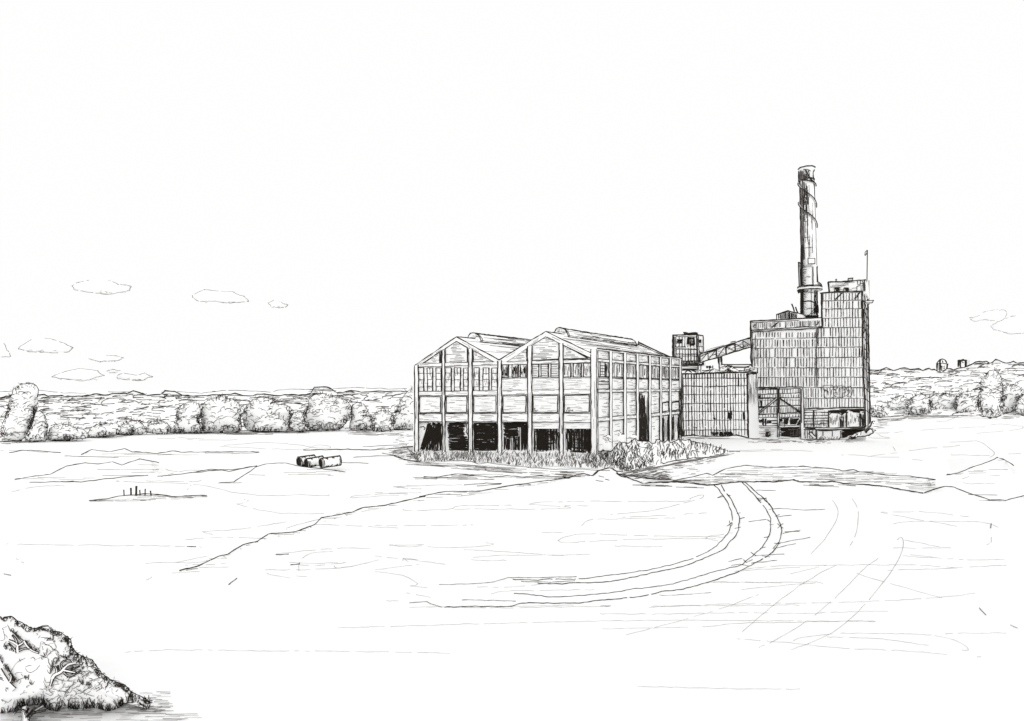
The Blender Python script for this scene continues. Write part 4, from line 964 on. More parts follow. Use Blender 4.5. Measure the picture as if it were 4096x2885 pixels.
m = MB(); q = [p + Vector((0, -.05, 0)) for p in hp('180,188 265,185 265,232 180,235')]; slab(m, HF, Z3('180,188 265,185 265,232 180,235'), .06, 0); scribble(m, HF, Z3('180,188 265,185 265,232 180,235'), 7, 3.8, False, 4, .08); part('window', m, hop)
m = MB(); slab(m, HF, Z3('320,160 415,155 415,265 315,262'), .06, 0); scribble(m, HF, Z3('320,165 350,160 345,260 310,255'), 5, 4, True, 0, .08); scribble(m, HF, Z3('350,240 415,235 405,268 350,265'), 4, 3.6, False, 0, .08); scribble(m, HF, Z3('320,160 415,155 415,175 320,178'), 3, 3.6, False, 0, .08)
for i in range(9): hs('%f,%f %f,%f %f,%f' % (350, 175 + i * 8, 380, 190 + i * 8, 415, 172 + i * 8), 2.4)
scribble(m, HF, Z3('395,175 418,172 418,260 395,260'), 4, 3.6, True, 0, .08)
part('window', m, hop)['label'] = 'dark square window filled with scribbled debris'
m = MB(); f = hp('270,100 440,98 445,125 280,128'); m.prism(f, [p + dv * .8 for p in f]); hs('268,100 340,112 430,100 455,108', 6); hs('280,112 440,112', 5); hs('430,100 462,130', 4); part('roof_slab', m, hop)
HS = plane3(HF(*Z3('452,125')[0]), HF(*Z3('470,525')[0]), HF(*Z3('452,125')[0]) + dv)
m = MB(); P = Z3('452,130 524,132 528,522 468,522'); slab(m, HS, P, .04, -.05)
hs2 = lambda st, w: stroke(m, HS, Z3(st), w, .07, .8, 12, n=4)
for st, w in (('452,130 522,135', 4), ('522,135 530,350', 5.5), ('465,140 472,360', 2), ('455,285 525,280', 2), ('500,520 528,490 525,522', 5), ('470,400 475,500', 3), ('470,350 528,360', 3)): hs2(st, w)
hatch(m, HS, P, 14, 1.6, True, (.1, .4), .07); scribble(m, HS, Z3('470,190 500,185 500,232 470,232'), 6, 3.4, True, 3, .08)
part('side_wall', m, hop)
for x, x2 in ((232, 238), (462, 466), (500, 505)):
    m = MB(); m.tube([at(*Z3('%d,520' % x)[0], hY + .3), Vector((at(*Z3('%d,640' % x2)[0], hY + .3).x, hY + .3, 0))], .16, 6, 0); y = hY + .12
    stroke3(m, [at(*Z3('%d,520' % (x - 4))[0], y), at(*Z3('%d,640' % (x - 4))[0], y)], 2.6, .5); part('leg', m, hop)
m = MB()
for st in ('235,610 262,575 290,570', '290,615 350,570', '310,575 378,615', '350,575 440,612', '235,570 470,570', '385,580 400,590'): m.tube([at(*p, hY - .1) for p in Z3(st)], .1, 4, 1)
part('brace', m, hop)

cvY = 109.2
conv = empty('conveyor_bridge', Vector((33, cvY, 0)), 'sloping enclosed conveyor bridge with truss sides climbing to the station', 'conveyor bridge')
CV = plane(Vector((0, cvY, 0)), Vector((0, -1, 0)))
P = Z3('485,378 1160,160 1160,284 490,485'); m = MB(); slab(m, CV, P, 0, -2.2)
cs = lambda st, w: stroke(m, CV, Z3(st), w, .05, .8, 12, n=4)
for st, w in (('485,378 600,340 800,275 1000,205 1140,165', 4.6), ('490,485 600,455 720,425 900,355 1150,285', 4.6), ('500,400 590,370', 2.4), ('485,370 490,490', 4), ('600,350 700,318', 6), ('820,278 925,245', 6), ('560,330 660,300 800,260', 1.8), ('880,225 950,210', 3)): cs(st, w)
hatch(m, CV, Z3('490,385 1140,175 1140,278 495,478'), 34, 1.3, False, (.05, .2), .04)
part('gallery', m, conv)
for st in ('590,345 592,450', '692,318 695,415', '815,280 820,385', '935,235 938,345', '1042,200 1045,305', '500,460 580,365', '600,440 690,325', '710,420 805,285', '825,285 930,335', '945,245 1035,295', '1050,210 1140,262', '700,315 703,410', '825,285 828,380', '943,240 946,340'):
    m = MB(); a = Z3(st); m.tube([CV(*a[0], .1), CV(*a[1], .1)], .055, 4, 1); part('strut', m, conv)
m = MB(); P = Z3('722,420 768,415 770,625 728,625'); slab(m, CV, P, -.3, -1.5)
for st, w in (('725,420 722,480 735,560', 4.6), ('765,415 768,520', 5), ('738,440 735,520', 2.4), ('750,420 755,480', 2)): stroke(m, CV, Z3(st), w, -.25, .8, 12, n=4)
part('trestle', m, conv)

# ================================================================ RUBBLE, BARREL, PLANK
YR = 97.5
mb, sf = puff(K3('1700,985 1750,960 1800,900 1860,862 1905,868 1915,900 1870,960 1825,1040 1850,1080 1920,1095 1870,1165 1720,1225 1650,1245 1480,1262 1420,1315 1280,1315 1245,1270 1380,1190 1460,1150 1640,1120 1690,1060'), YR, 1.6, .3, .03)
for st, w in (('1245,1290 1320,1310 1420,1300 1480,1255 1600,1245 1650,1240 1720,1215 1745,1225 1800,1180 1860,1160 1855,1100 1800,1045 1720,1110 1690,1160 1660,1095', 5), ('1700,985 1750,960 1790,1000 1850,870 1900,870', 5), ('1850,1085 1925,1090 1870,1140', 4), ('1250,1270 1380,1190 1460,1150 1560,1120', 3.4), ('1420,1160 1470,1220 1480,1180', 3), ('1560,1130 1540,1200', 3), ('1680,1060 1700,1100 1760,1070 1730,1050 1690,1095', 3.4), ('1740,980 1780,1000 1760,1040', 3), ('1840,1030 1860,1060 1800,1050', 2.6), ('1800,930 1840,900 1880,930', 3), ('1370,1200 1400,1260 1440,1210', 2.6), ('1300,1250 1350,1290 1420,1270', 4)): stroke(mb, sf, K3(st), w, .1, 1., 8, n=4)
scribble(mb, sf, K3('1270,1265 1420,1250 1410,1300 1290,1300'), 7, 3.4, False, 3, .1); hatch(mb, sf, K3('1690,1000 1800,960 1790,1040 1700,1080'), 12, 2.6, False, (.3, .8), .1)
tag(obj('rubble_heap', mb, base=Vector((at(*sf.c, YR).x, YR, 0))), 'broken concrete rubble heap at the right corner of the power station', 'rubble')
P0 = TF(*K4('345,1290')[0]) - Vector((0, .9, 0))
m = MB(); r = 60 * .1608 / F * P0.y; L = Vector((.5, -.75, 0)).normalized()
AX = [Vector((math.cos(a) * L.y, -math.cos(a) * L.x, math.sin(a) * 1.25)) for a in [i * math.pi / 8 for i in range(16)]]
m.grid([[P0 + L * d + q * r * k for q in AX] for d, k in ((-.35, .9), (-.3, 1), (.15, 1), (.2, .85), (.2, .55), (.02, .5))], 1, close=True); m.face([P0 + L * .02 + q * r * .5 for q in AX], 1)
for i in range(5): a = U(0, 6); stroke3(m, [P0 + L * .23 + AX[(i * 3 + k) % 16] * r * .7 for k in range(3)], 1.6, .2, mat=0)
P0g = Vector((P0.x, P0.y, 0))
tag(obj('old_tyre', m, base=P0g), 'black round tyre standing at the foot of the braced loading bay', 'tyre')
m = MB(); P = K3('225,1190 265,1130 440,1270 345,1310'); slab(m, TF, P, .8, .62)
for st, w in (('225,1190 268,1128', 6), ('225,1190 340,1300', 3.4), ('270,1130 430,1280', 3.4), ('290,1115 345,1195', 2.4), ('340,1200 420,1280', 3)): stroke(m, TF, K3(st), w, .83, .8, 10, n=4)
tag(obj('leaning_slab', m, base=Vector((TF(*P[0]).x, TF(*P[0]).y, 0))), 'pale concrete slab leaning against the platform base', 'slab')

# ================================================================ FAR STRUCTURES ON THE RIGHT HORIZON
FY = 300.
def farlathe(rows, cx, m):
    c = at(*T3('%d,200' % cx)[0], FY)
    px = .2814 * FY / F
    m.grid([[Vector((c.x, FY, 0)) + Vector((math.cos(a) * w * px, math.sin(a) * w * px, at(*T3('%d,%d' % (cx, y))[0], FY).z)) for a in AN] for y, w in rows], close=True)
fs = lambda m, st, w: stroke(m, lambda x, y, o=0.: at(x, y, FY - 8.6 - o), T3(st), w, .1, .6, 8, n=4)
m = MB(); farlathe(((760, 76), (190, 78), (188, 72), (150, 42), (132, 20), (128, 1)), 1135, m)
for st, w in (('1058,190 1060,300', 5), ('1212,195 1195,295', 5), ('1060,185 1100,140 1130,130 1165,140 1200,185', 4.6), ('1065,195 1130,190 1205,200', 3), ('1098,150 1100,300 1108,325', 4.4), ('1112,180 1115,300', 3), ('1125,225 1128,295', 3), ('1180,150 1195,190', 3), ('1200,190 1190,280', 4), ('1135,150 1140,178 1150,170', 4.4), ('1130,240 1160,240', 2), ('1140,265 1165,262', 2), ('1075,200 1078,290', 2), ('1115,140 1105,180', 2.6), ('1170,220 1168,280', 1.8)): fs(m, st, w)
tag(obj('domed_silo', m, base=Vector((at(*T3('1135,200')[0], FY).x, FY, 0))), 'small round silo with domed top on the distant right horizon', 'silo')
m = MB(); c = at(*T3('1417,200')[0], FY); px = .2814 * FY / F; w = 58 * px
z1 = at(*T3('1417,150')[0], FY).z
for k in (0,): 
    b = [Vector((c.x + sx_ * w, FY + sy * w - 6, 0)) for sx_, sy in ((-1, -1), (1, -1), (1, 1), (-1, 1))]
    m.prism(b, [p + ZV * z1 for p in b])
for st, w in (('1360,150 1362,245', 5), ('1392,150 1395,245', 5.5), ('1470,150 1474,245', 5.5), ('1378,150 1380,240', 2.6), ('1355,152 1400,148 1480,150', 5), ('1410,140 1440,135', 4), ('1405,155 1430,180', 2.4), ('1420,185 1440,180', 2), ('1455,160 1458,240', 2.6), ('1370,160 1368,240', 2)): fs(m, st, w)
tag(obj('square_tower', m, base=Vector((c.x, FY, 0))), 'small square tower standing right of the domed silo on the horizon', 'tower')

# ================================================================ WOODS
def woods(label, ridge, base, Doff, nst, lift=1.0, bump=1.4, sl=(9, 34), xs=0.):
    base = [(x, y) for x, y in base]
    mb, sf = bank(ridge, base, .0, bump, 8, 12, Doff, 1.0, .6)
    stroke(mb, sf, ridge, 4.2, .25, 1.6, 14, n=4)
    k = 0
    while k < nst:
        x = U(max(xs, ridge[0][0]), ridge[-1][0]); a, b = interp(ridge, x), interp(base, x); v = rng.random() ** 1.25
        y = a + 5 + (b - a - 5) * v; w = U(*sl) * (1.1 - .35 * v) * (2. if rng.random() < .12 else 1.); h = w * U(.12, .42)
        a0 = U(-.2, 1.); a1 = a0 + U(1.0, 2.2)
        P = [(x - w * math.cos(t), y + h - h * math.sin(t)) for t in (a0 + (a1 - a0) * j / 6 for j in range(7))]
        if rng.random() < .3: P = [(x - w, y), (x, y + U(-3, 3)), (x + w, y + U(-3, 3))]
        stroke(mb, sf, P, U(1.8, 3.), .2, 1.0, 9, mat=2 if rng.random() < .45 else 1); k += 1
    return tag(obj('woodland', mb, smooth=True), label, 'woods', kind='stuff')
ridgeL = T1('-60,290 0,285 60,270 130,262 400,255 450,250 490,272 560,262 630,258 660,270 830,268 920,255 985,238 1040,258 1110,255 1150,240 1300,240 1360,212 1430,235 1500,262 1640,250 1680,213 1780,220 1860,258 1970,268 2240,250') + T2('60,220 110,215 240,200 330,220 430,225 480,210 560,208 700,228 780,212 1000,215 1060,200 1100,130 1210,125 1270,140 1340,190 1440,183 1500,165 1610,185 1800,178 2180,178 2260,178')
baseL = T1('-60,738 480,706 900,668 1500,626 2240,626') + T2('400,592 1000,590 2260,578')
woods('dense bushy woodland filling the left background behind the hall', ridgeL, baseL, 26., 720)
ridgeF = T1('-60,222 0,222 120,225 400,210 640,236 880,238 1100,225 1500,240 1640,228 1900,228 2060,240 2200,222') + T2('0,180 150,170 480,178 640,190 700,165 1000,160 1300,150 1500,140 1620,140 1700,150 1900,155 2100,150 2180,150')
mb, sf = bank(ridgeF, [(x, 1690.) for x, y in ridgeF], .0, 0., 4, 18, 60., 1., .5)
for a, b in zip(ridgeF, ridgeF[1:]):
    if rng.random() < .8: stroke(mb, sf, [a, ((a[0] + b[0]) / 2, (a[1] + b[1]) / 2 - U(0, 3)), b], 1.7, .2, 1.0, 12, True, .05)
tag(obj('woodland', mb), 'faint more distant treetops showing above the left woodland', 'woods', kind='stuff')
ridgeR = T3('-4200,300 -3000,280 -1800,300 -700,280 60,300 120,290 250,285 340,255 440,292 540,260 640,262 680,280 740,272 800,262 860,290 950,265 980,285 1020,275 1060,300 1120,320 1200,265 1260,270 1300,285 1350,262 1480,235 1530,220 1610,168 1760,160 1820,190 1900,130 2040,190 2100,180 2150,158 2200,190 2296,180 2400,180')
baseR = T3('-4200,928 2400,928')
woods('dense bushy woodland filling the right background beyond the station', ridgeR, baseR, 40., 330, xs=3440.)

TREES_L = [
 (T1('130,240 135,195 185,185 190,150 240,137 330,140 375,170 395,210 380,270 385,330 370,385 360,430 365,500 320,560 300,620 250,690 200,722 120,722 40,700 5,640 20,560 60,480 75,400 95,330 105,280'), 'tall columnar tree with rounded top at the far left edge', 170, 60),
 (T1('365,430 410,420 445,450 465,500 480,580 480,650 470,718 380,728 300,724 250,690 290,630 330,560'), 'leafy bush at the foot of the tall far left tree', 70, 26),
 (T1('488,690 510,600 600,550 700,560 760,590 850,610 900,650 890,695 600,716 490,718'), 'low spreading bush right of the tall far left tree', 50, 34),
 (T1('895,660 930,590 1000,555 1100,548 1190,545 1240,590 1200,660 1000,684 900,682'), 'low bush with curled top, second in the left row of bushes', 50, 30),
 (T1('1220,580 1310,520 1400,515 1460,560 1490,610 1480,642 1300,655 1200,650'), 'low domed bush with dark right flank, third in the left row of bushes', 60, 26),
 (T1('1480,634 1500,580 1540,530 1620,512 1700,535 1740,590 1735,642 1600,650'), 'low pale bush filling the gap left of the narrow upright tree', 40, 24),
 (T1('1715,632 1790,570 1810,500 1800,440 1830,380 1880,340 1960,325 2020,340 2050,400 2040,470 2030,540 2060,600 2075,638 1900,642'), 'narrow upright tree with dark zigzag edges in the left tree row', 130, 34),
 (T1('2075,636 2060,560 2050,430 2080,340 2150,295 2296,262') + T2('120,250 230,270 290,310 310,400 300,500 320,590 250,612 100,610'), 'broad pale tree left of the darkest trunk tangle in the left row', 120, 60),
 (T2('380,600 340,560 325,450 335,370 430,270 530,240 640,260 700,320 800,330 880,390 870,430 850,570 600,606'), 'broad rounded tree with a smaller bush in front of it', 130, 50),
 (T2('430,595 440,500 490,430 600,395 690,400 760,440 800,500 832,575 790,610 500,612'), 'smaller dome-shaped bush in front of the broad rounded tree', 90, 30),
 (T2('828,590 840,480 880,410 960,405 985,470 1000,550 1050,595 900,612'), 'small loose bush left of the tallest round tree in the left row', 50, 24),
 (T2('1040,595 990,520 975,450 1000,380 1040,330 1035,260 1100,215 1200,200 1280,240 1300,235 1440,270 1490,330 1500,400 1470,480 1400,560 1350,592 1200,590'), 'large round tree poking up highest in the left tree row', 170, 60),
 (T2('1480,580 1500,450 1510,330 1560,295 1640,320 1690,420 1720,520 1740,592 1600,585'), 'thin scribbled tree between two rounder ones left of the hall', 60, 30),
 (T2('1740,604 1720,500 1740,430 1810,385 1900,390 1950,430 1960,500 1950,590 1850,606'), 'small round bush with a bare middle, near the left end wall of the hall', 90, 20),
 (T2('1940,588 1960,480 2000,380 2030,280 2080,210 2140,150 2240,150 2300,300 2300,565 2150,586'), 'tall leaning tree half hidden behind the left end of the hall', 110, 40)]
TREES_R = [
 (T3('380,905 360,760 440,690 560,650 650,700 625,905'), 'pale bush left of the small round tree beyond the station', 50, 26),
 (T3('130,945 130,800 240,790 290,840 330,900 375,950 200,955'), 'low shaggy bush touching the right wall of the station', 40, 16),
 (T3('620,905 650,800 690,700 760,650 830,625 900,660 940,710 960,800 985,890 800,920'), 'small round tree with dark tangled left side beyond the station', 100, 16),
 (T3('940,895 965,780 955,680 1060,620 1200,620 1330,655 1390,700 1330,800 1310,900 1000,902'), 'wide round tree left of the squat pale tree on the right', 90, 34),
 (T3('1330,905 1320,760 1350,670 1420,610 1500,590 1650,600 1645,720 1600,910'), 'squat pale tree just left of the tall columnar one on the right', 70, 24),
 (T3('1720,940 1650,840 1640,720 1680,560 1680,420 1760,360 1800,295 1880,280 1940,330 1980,420 1990,560 1990,720 1970,850 1930,945 1820,967'), 'tall columnar tree with dense base, highest in the right row', 190, 40),
 (T3('1995,912 2010,700 2005,590 2060,500 2140,490 2230,520 2280,600 2240,700 2200,910'), 'flat-topped tree just right of the tall columnar one', 80, 24),
 (T3('2180,905 2180,760 2240,680 2330,600 2450,640 2450,920'), 'tree cut off by the right edge of the view', 50, 14)]
for lst, grp, wk in ((TREES_L, 'trees in a row before the left woods', 1.), (TREES_R, 'trees in a row before the right woods', .9)):
    for out, lab, fur, scal in lst:
        yb = max(p[1] for p in out); Y = depth_at(yb + 3); xs = [p[0] for p in out]
        wpx = max(xs) - min(xs); dep = min(wpx * .4 * Y / F, 3.5)
        c = at((min(xs) + max(xs)) / 2, yb, Y)
        root = empty('bush' if 'bush' in lab else 'tree', Vector((c.x, Y, 0)), lab, 'bush' if 'bush' in lab else 'tree', grp)
        mb, sf = puff(out, Y, dep, .14, .02)
        foliage(mb, sf, int(fur * .75), scal, 1.7, (5, 12), (6, 22), 3.4 * wk, None, fur // 6)
        for i in range(int(fur * (.24 if lst is TREES_L else .12))):     # dark tangles of twigs on both lower flanks
            th = U(-.35, 1.15) if rng.random() < .5 else math.pi + U(-1.15, .35); r0 = U(.86, 1.0); R_ = sf.rd(th) * r0
            x, y = sf.c[0] + math.cos(th) * R_, sf.c[1] + math.sin(th) * R_; a0 = U(0, 6.3); q = U(2.5, 8); sg_ = rng.choice((1, -1))
            stroke(mb, sf, [(x + q * math.cos(a0 + sg_ * t) + U(-2, 2), y + 1.3 * q * math.sin(a0 + sg_ * t) + t) for t in (0, .8, 1.6, 2.4, 3.2)], U(1.5, 2.6), .06, .5, 5, True)
        obj('crown', mb, root, smooth=True)
        m = MB(); h = (yb - min(p[1] for p in out)) * .6 * Y / F; m.tube([Vector((c.x, Y, -.3)), Vector((c.x, Y, h * .5)), Vector((c.x + .1, Y, h))], [.3, .22, .1], 8, 1, True)
        obj('trunk', m, root)

# ================================================================ GRASS AND SHRUBS BY THE HALL
def blade(m, x, y, h, w, lean, curl, mat=None):
    mat = mat or (2 if rng.random() < .62 else 1)
    g = ground(x, y); s = g.y / F
    P = [g + Vector((lean * h * s * t + curl * h * s * t * t, 0, h * s * t)) for t in (0, .35, .7, 1)]
    m.tube(P, [w * LW * s, w * LW * s, w * .8 * LW * s, w * .5 * LW * s], 3, mat)
m = MB(); topl = Z1('110,1380 160,1372 500,1370 1040,1362 1385,1372') + Z2('60,1275 300,1280 600,1310'); botl = Z1('110,1420 200,1485 450,1480 650,1460 780,1485 1000,1490 1180,1515 1380,1545') + Z2('180,1410 300,1425 420,1430 600,1440')
for i in range(760):
    x = U(topl[0][0], topl[-1][0] - 10); a, b = interp(topl, x), interp(botl, x)
    h = U(8, 26); y = a + 6 + (b - a - 6) * rng.random()
    blade(m, x, min(y + 6, b), h, U(1.4, 2.4), U(-.4, .4), U(-.5, .5))
    if rng.random() < .25: blade(m, x, min(y + 6, b), h * .8, 1.8, U(.2, .6), U(-.3, .6))
for i in range(230):
    x = U(0, 700); a = 440 + max(0, x - 220) * .42; b = 600 + x * .125; h = U(8, 28)
    x, y = K5('%f,%f' % (x, a + (b - a) * rng.random()))[0]; blade(m, x, y + 4, h, U(1.5, 2.4), U(-.4, .4), U(-.5, .5))
rows = [[ground(x, interp(topl, x) + (interp(botl, x) - interp(topl, x)) * v, .03) for x in [topl[0][0] + (topl[-1][0] - topl[0][0]) * i / 40 for i in range(41)]] for v in (0, .5, 1)]
m.grid(rows)
tag(obj('grass', m), 'strip of rough tufted grass along the foot of the gabled front', 'grass', kind='stuff')
rid = K5('215,425 235,390 260,375 300,385 390,390 410,370 440,335 490,270 530,262 590,258 640,275 700,230 745,205 790,240 830,240 900,245 960,250 990,280 1040,270 1060,215 1110,225 1165,270 1225,220 1265,265 1310,250 1390,215 1480,230 1540,215 1590,250 1680,265 1830,295 2000,345 2150,393')
bas = K5('215,440 290,520 360,585 500,640 700,690 900,640 1000,600 1210,555 1400,530 1600,500 1830,480 2000,440 2150,400')
mb, sf = bank(rid, bas, .3, .3, 7, 8)
stroke(mb, sf, rid[:31], 3.4, .05, 1., 8, n=4); stroke(mb, sf, rid[30:], 2.2, .05, 1., 10)
for i in range(430):
    if rng.random() < .62: x = U(230, 1000); x = 2340 + .27 * x; v = rng.random() ** .55
    else: x = U(rid[0][0], rid[-1][0] - 20); v = rng.random()
    a, b = interp(rid, x), interp(bas, x)
    if b - a < 8: continue
    y = a + (b - a) * v; h = U(8, 24); l = U(-.45, .45); c = U(-7, 7)
    stroke(mb, sf, [(x, y), (x + l * h * .5, y - h * .5), (x + l * h + c, max(y - h, a))], U(1.4, 2.4), .08, .7, 6, True)
for st in ('600,270 640,340', '700,235 680,290', '745,215 800,320 900,335 950,345', '880,290 950,270 970,370 1000,350', '1100,240 1120,360 1060,380', '1060,230 1085,300', '1210,290 1230,345 1240,280 1205,300', '1360,265 1420,330 1480,365', '1310,255 1370,270', '1590,380 1700,400', '1500,350 1510,490 1540,480', '1330,470 1350,520 1390,530', '1130,400 1180,400', '1430,250 1480,300', '470,330 510,370'): stroke(mb, sf, K5(st), 2.6, .08, .8, 8, True)
for i in range(34): x = 1080 + 42 * (i % 12) + U(-15, 15); y = U(380, 470); stroke(mb, sf, K5('%f,%f %f,%f %f,%f' % (x + 14, y - 50, x, y, x + 6, y + 22)), 2.2, .08, .5, 6, True)
for i in range(30): x = U(1550, 2120); y = U(240, 330) + (x - 1550) * .16; stroke(mb, sf, K5('%f,%f %f,%f' % (x + U(0, 14), y - 35, x, y + 22)), 2., .08, .5, 6)
tag(obj('tall_grass', mb), 'tall reedy grass thicket along the side wall of the hall', 'tall grass', kind='stuff')
for st, lab, dY in (('222,400 220,250 260,190 340,140 380,160 385,395', 'first rounded weed shrub from the hall corner by the side wall', 79.2), ('430,335 432,160 450,100 500,90 540,120 590,140 592,330', 'tallest weed shrub by the side wall, in the second bay', 83.), ('640,280 660,160 720,140 770,160 790,280', 'third weed shrub by the side wall beside the tall black opening', 86.5)):
    out = K5(st); gY = 0
    mb, sf = puff(out, dY, .35, .2, .03)
    stroke(mb, sf, out[1:-1], 2.4, .03, .8, 8)
    for i in range(9): x = U(out[0][0] + 6, out[-1][0] - 6); y = U(min(p[1] for p in out) + 12, out[0][1] - 8); stroke(mb, sf, [(x, y), (x + U(2, 6), y - U(1, 4)), (x + U(6, 14), y + U(-3, 3))], 1.6, .03, .5, 6, True)
    c = at(*sf.c, dY); tag(obj('shrub', mb, base=Vector((c.x, dY, 0)), smooth=True), lab, 'shrub', 'weed shrubs against the side wall')
# tufts at the foot of the power station
m = MB()
for i in range(46):
    x, y = K3('%f,%f' % (rng.choice([U(480, 640), U(640, 1010), U(640, 1010)]), U(1310, 1350)))[0]; blade(m, x, y, U(5, 16), 2.6, U(-.5, .5), U(-.5, .6))
strokes(m, ground, ['0,1310 90,1320 210,1330 300,1320 430,1340 520,1355 650,1350 700,1335 830,1320 960,1310 1040,1290'], K3, **HV)
tag(obj('grass', m), 'dark weed tufts at the foot of the station platform', 'grass', kind='stuff')

# ================================================================ CONCRETE PIPES AND POSTS
def pipe(cx, cy, rx, ry, ex, ey, Y, lab):
    c = at(*P2('%f,%f' % (cx, cy))[0], Y); e = at(*P2('%f,%f' % (ex, ey))[0], Y + 1.05); A = (e - c); L = A.length; A.normalize()
    r = ry * .1307 * Y / F; u = A.cross(ZV).normalized(); v = u.cross(A).normalized()
    m = MB(); N = 28; an = [2 * math.pi * i / N for i in range(N)]
    rg = lambda d, k: [c + A * d + (u * math.cos(a) + v * math.sin(a)) * r * k for a in an]
    m.grid([rg(.5, .86), rg(0, .9), rg(0, 1.), rg(L * .5, 1.), rg(L, 1.), rg(L, .8), rg(L - .5, .76)], close=True)
    i0 = len(m.f); m.grid([rg(.03, .88), rg(.5, .85)], 1, close=True); m.face(rg(.06, .88), 1); m.face(rg(L - .12, .79)[::-1], 1)
    for k, w in ((1.01, 2.6), (.82, 3.0)): q = rg(-.01, k); stroke3(m, q + q[:1], w, .4)
    for d in (L, L - .04): q = rg(d, 1.015); stroke3(m, q + q[:1], 3.4, .4)
    P = lambda d, a, k=1.01: c + A * d + (u * math.cos(a) + v * math.sin(a)) * r * k
    for a in (1.15, 1.5, -1.5, -1.2, -1.75): stroke3(m, [P(0, a), P(L, a)], 3., .6)
    for i in range(26):
        d = U(.03, .5) if i < 12 else U(.3, L * .97); a0 = U(1.3, 1.6); k = U(.08, .24); stroke3(m, [P(d + .015 * j, a0 - k * j, 1.02) for j in range(4)], 2.4, .4)
    for i in range(26):
        d = U(.03, .5) if i < 12 else U(.3, L * .97); a0 = U(-1.3, -1.0); k = U(.06, .22); stroke3(m, [P(d + .06 * j, a0 + k * j, 1.02) for j in range(4)], 2.4, .4)
    for i in range(5):
        d = U(.05, .28); a0 = U(-1.2, .4); stroke3(m, [P(d, a0 + .25 * j, 1.02) for j in range(5)], 2., .4)
    for i in range(4):
        d = L - U(.03, .2); stroke3(m, [P(d, U(-1.2, -.2) + .25 * j, 1.02) for j in range(6)], 2.6, .4)
    stroke3(m, [P(0, -1.25, 1.03), P(L, -1.25, 1.03)], 3.6, .6); stroke3(m, [P(0, 1.45, 1.03), P(L, 1.45, 1.03)], 3.6, .6)
    tag(obj('concrete_pipe', m, base=Vector((c.x, c.y, c.z - r)), smooth=False), lab, 'pipe', 'concrete pipes lying on the mound')
pipe(575, 512, 90, 150, 1040, 450, 62.6, 'leftmost concrete pipe, its far end hidden behind the next pipe')
pipe(805, 560, 75, 138, 1310, 470, 62.1, 'middle concrete pipe lying between two others on the mound')
pipe(1250, 562, 85, 150, 1830, 475, 61.7, 'rightmost concrete pipe with its whole length in view')
for x, x2, y0, y1, w, lab in ((392, 400, 310, 440, 4.4, 'thin leaning post at the left end of the row on the mound'), (540, 545, 272, 425, 6.6, 'thick post second from left on the mound'), (655, 650, 232, 412, 7.8, 'tallest and thickest post of the row on the mound'), (725, 733, 314, 410, 4.6, 'short post just right of the tallest post'), (840, 836, 292, 420, 4.6, 'slim upright post second from right on the mound'), (948, 960, 330, 402, 5.2, 'shortest leaning stub post at the right end of the row')):
    Y = 46.6; a, b = at(*K6('%f,%f' % (x, y0))[0], Y), at(*K6('%f,%f' % (x2, y1 + 6))[0], Y)
    m = MB(); r = w * .5 * Y / F
    rows = [[p + Vector((math.cos(q), math.sin(q), U(-.006, .006))) * rr for q in [i * math.pi / 4 for i in range(8)]] for p, rr in ((b - ZV * .12, r), (b, r * 1.05), (a.lerp(b, .5), r * .95), (a, r * 1.08))]
    m.grid(rows, 1, close=True); m.face(rows[-1], 1)
    tag(obj('post', m, base=b), lab, 'post', 'short posts standing on the low mound')

# ================================================================ FOREGROUND SHRUB
bY = 16.0
out = B4('0,150 70,160 150,148 190,175 230,215 290,228 350,270 420,300 470,310 560,272 630,270 690,335 780,350 860,405 930,465 945,560 965,590 1040,650 1110,692 1200,715 1250,790 1290,845 1330,890 1440,975 1540,1020 1640,1050 1690,1090 1720,1140 1830,1190 1900,1225 1950,1270 1980,1295 1940,1378 1880,1330 1760,1275 1700,1280 1600,1290 1570,1340 1440,1412 1330,1375 1230,1340 1100,1385 1000,1378 900,1370 830,1345 740,1412 640,1385 560,1315 450,1300 320,1330 250,1350 150,1400 50,1475 0,1440 -250,1480 -700,1500 -1000,1300 -1050,700 -700,250 -300,140')
shr = empty('foreground_shrub', Vector((at(300, 2800, bY).x, bY, 0)), 'large sprawling shrub with bare branches showing through holes at lower left', 'shrub')
mb, sf = puff(out, bY, .8, .16, .008, N=150, K=12)
foliage(mb, sf, 60, 110, 2., (5, 12), (8, 26), 0, None, 0, .1)
def rimscrib(st, w=4.4): stroke(mb, sf, B4(st), w, .02, 1.4, 9, n=4)
rimscrib('0,150 30,190 70,160 150,150 190,178 230,215 290,230 350,272 420,305 470,312 560,275 630,272 690,338'); rimscrib('700,345 780,352 860,408 930,468 942,560 965,592 1040,655 1110,695 1200,718 1250,792 1288,848'); rimscrib('1230,850 1290,860 1330,892 1440,978 1540,1024 1640,1054 1690,1094 1720,1142'); rimscrib('1720,1140 1830,1192 1900,1228 1950,1272 1975,1298 1940,1370'); rimscrib('690,340 700,470 650,430 610,470', 3.4); rimscrib('460,310 440,350 520,300 600,285', 3.6)
rimscrib('320,1330 450,1302 560,1318 640,1388 740,1408', 3.2); rimscrib('830,1348 900,1372 1000,1380 1100,1383 1230,1342 1330,1375 1440,1408 1570,1342 1620,1290 1760,1278', 3.6); rimscrib('1420,1000 1410,1050 1380,1080', 4); rimscrib('1110,700 1140,780 1150,800', 4)
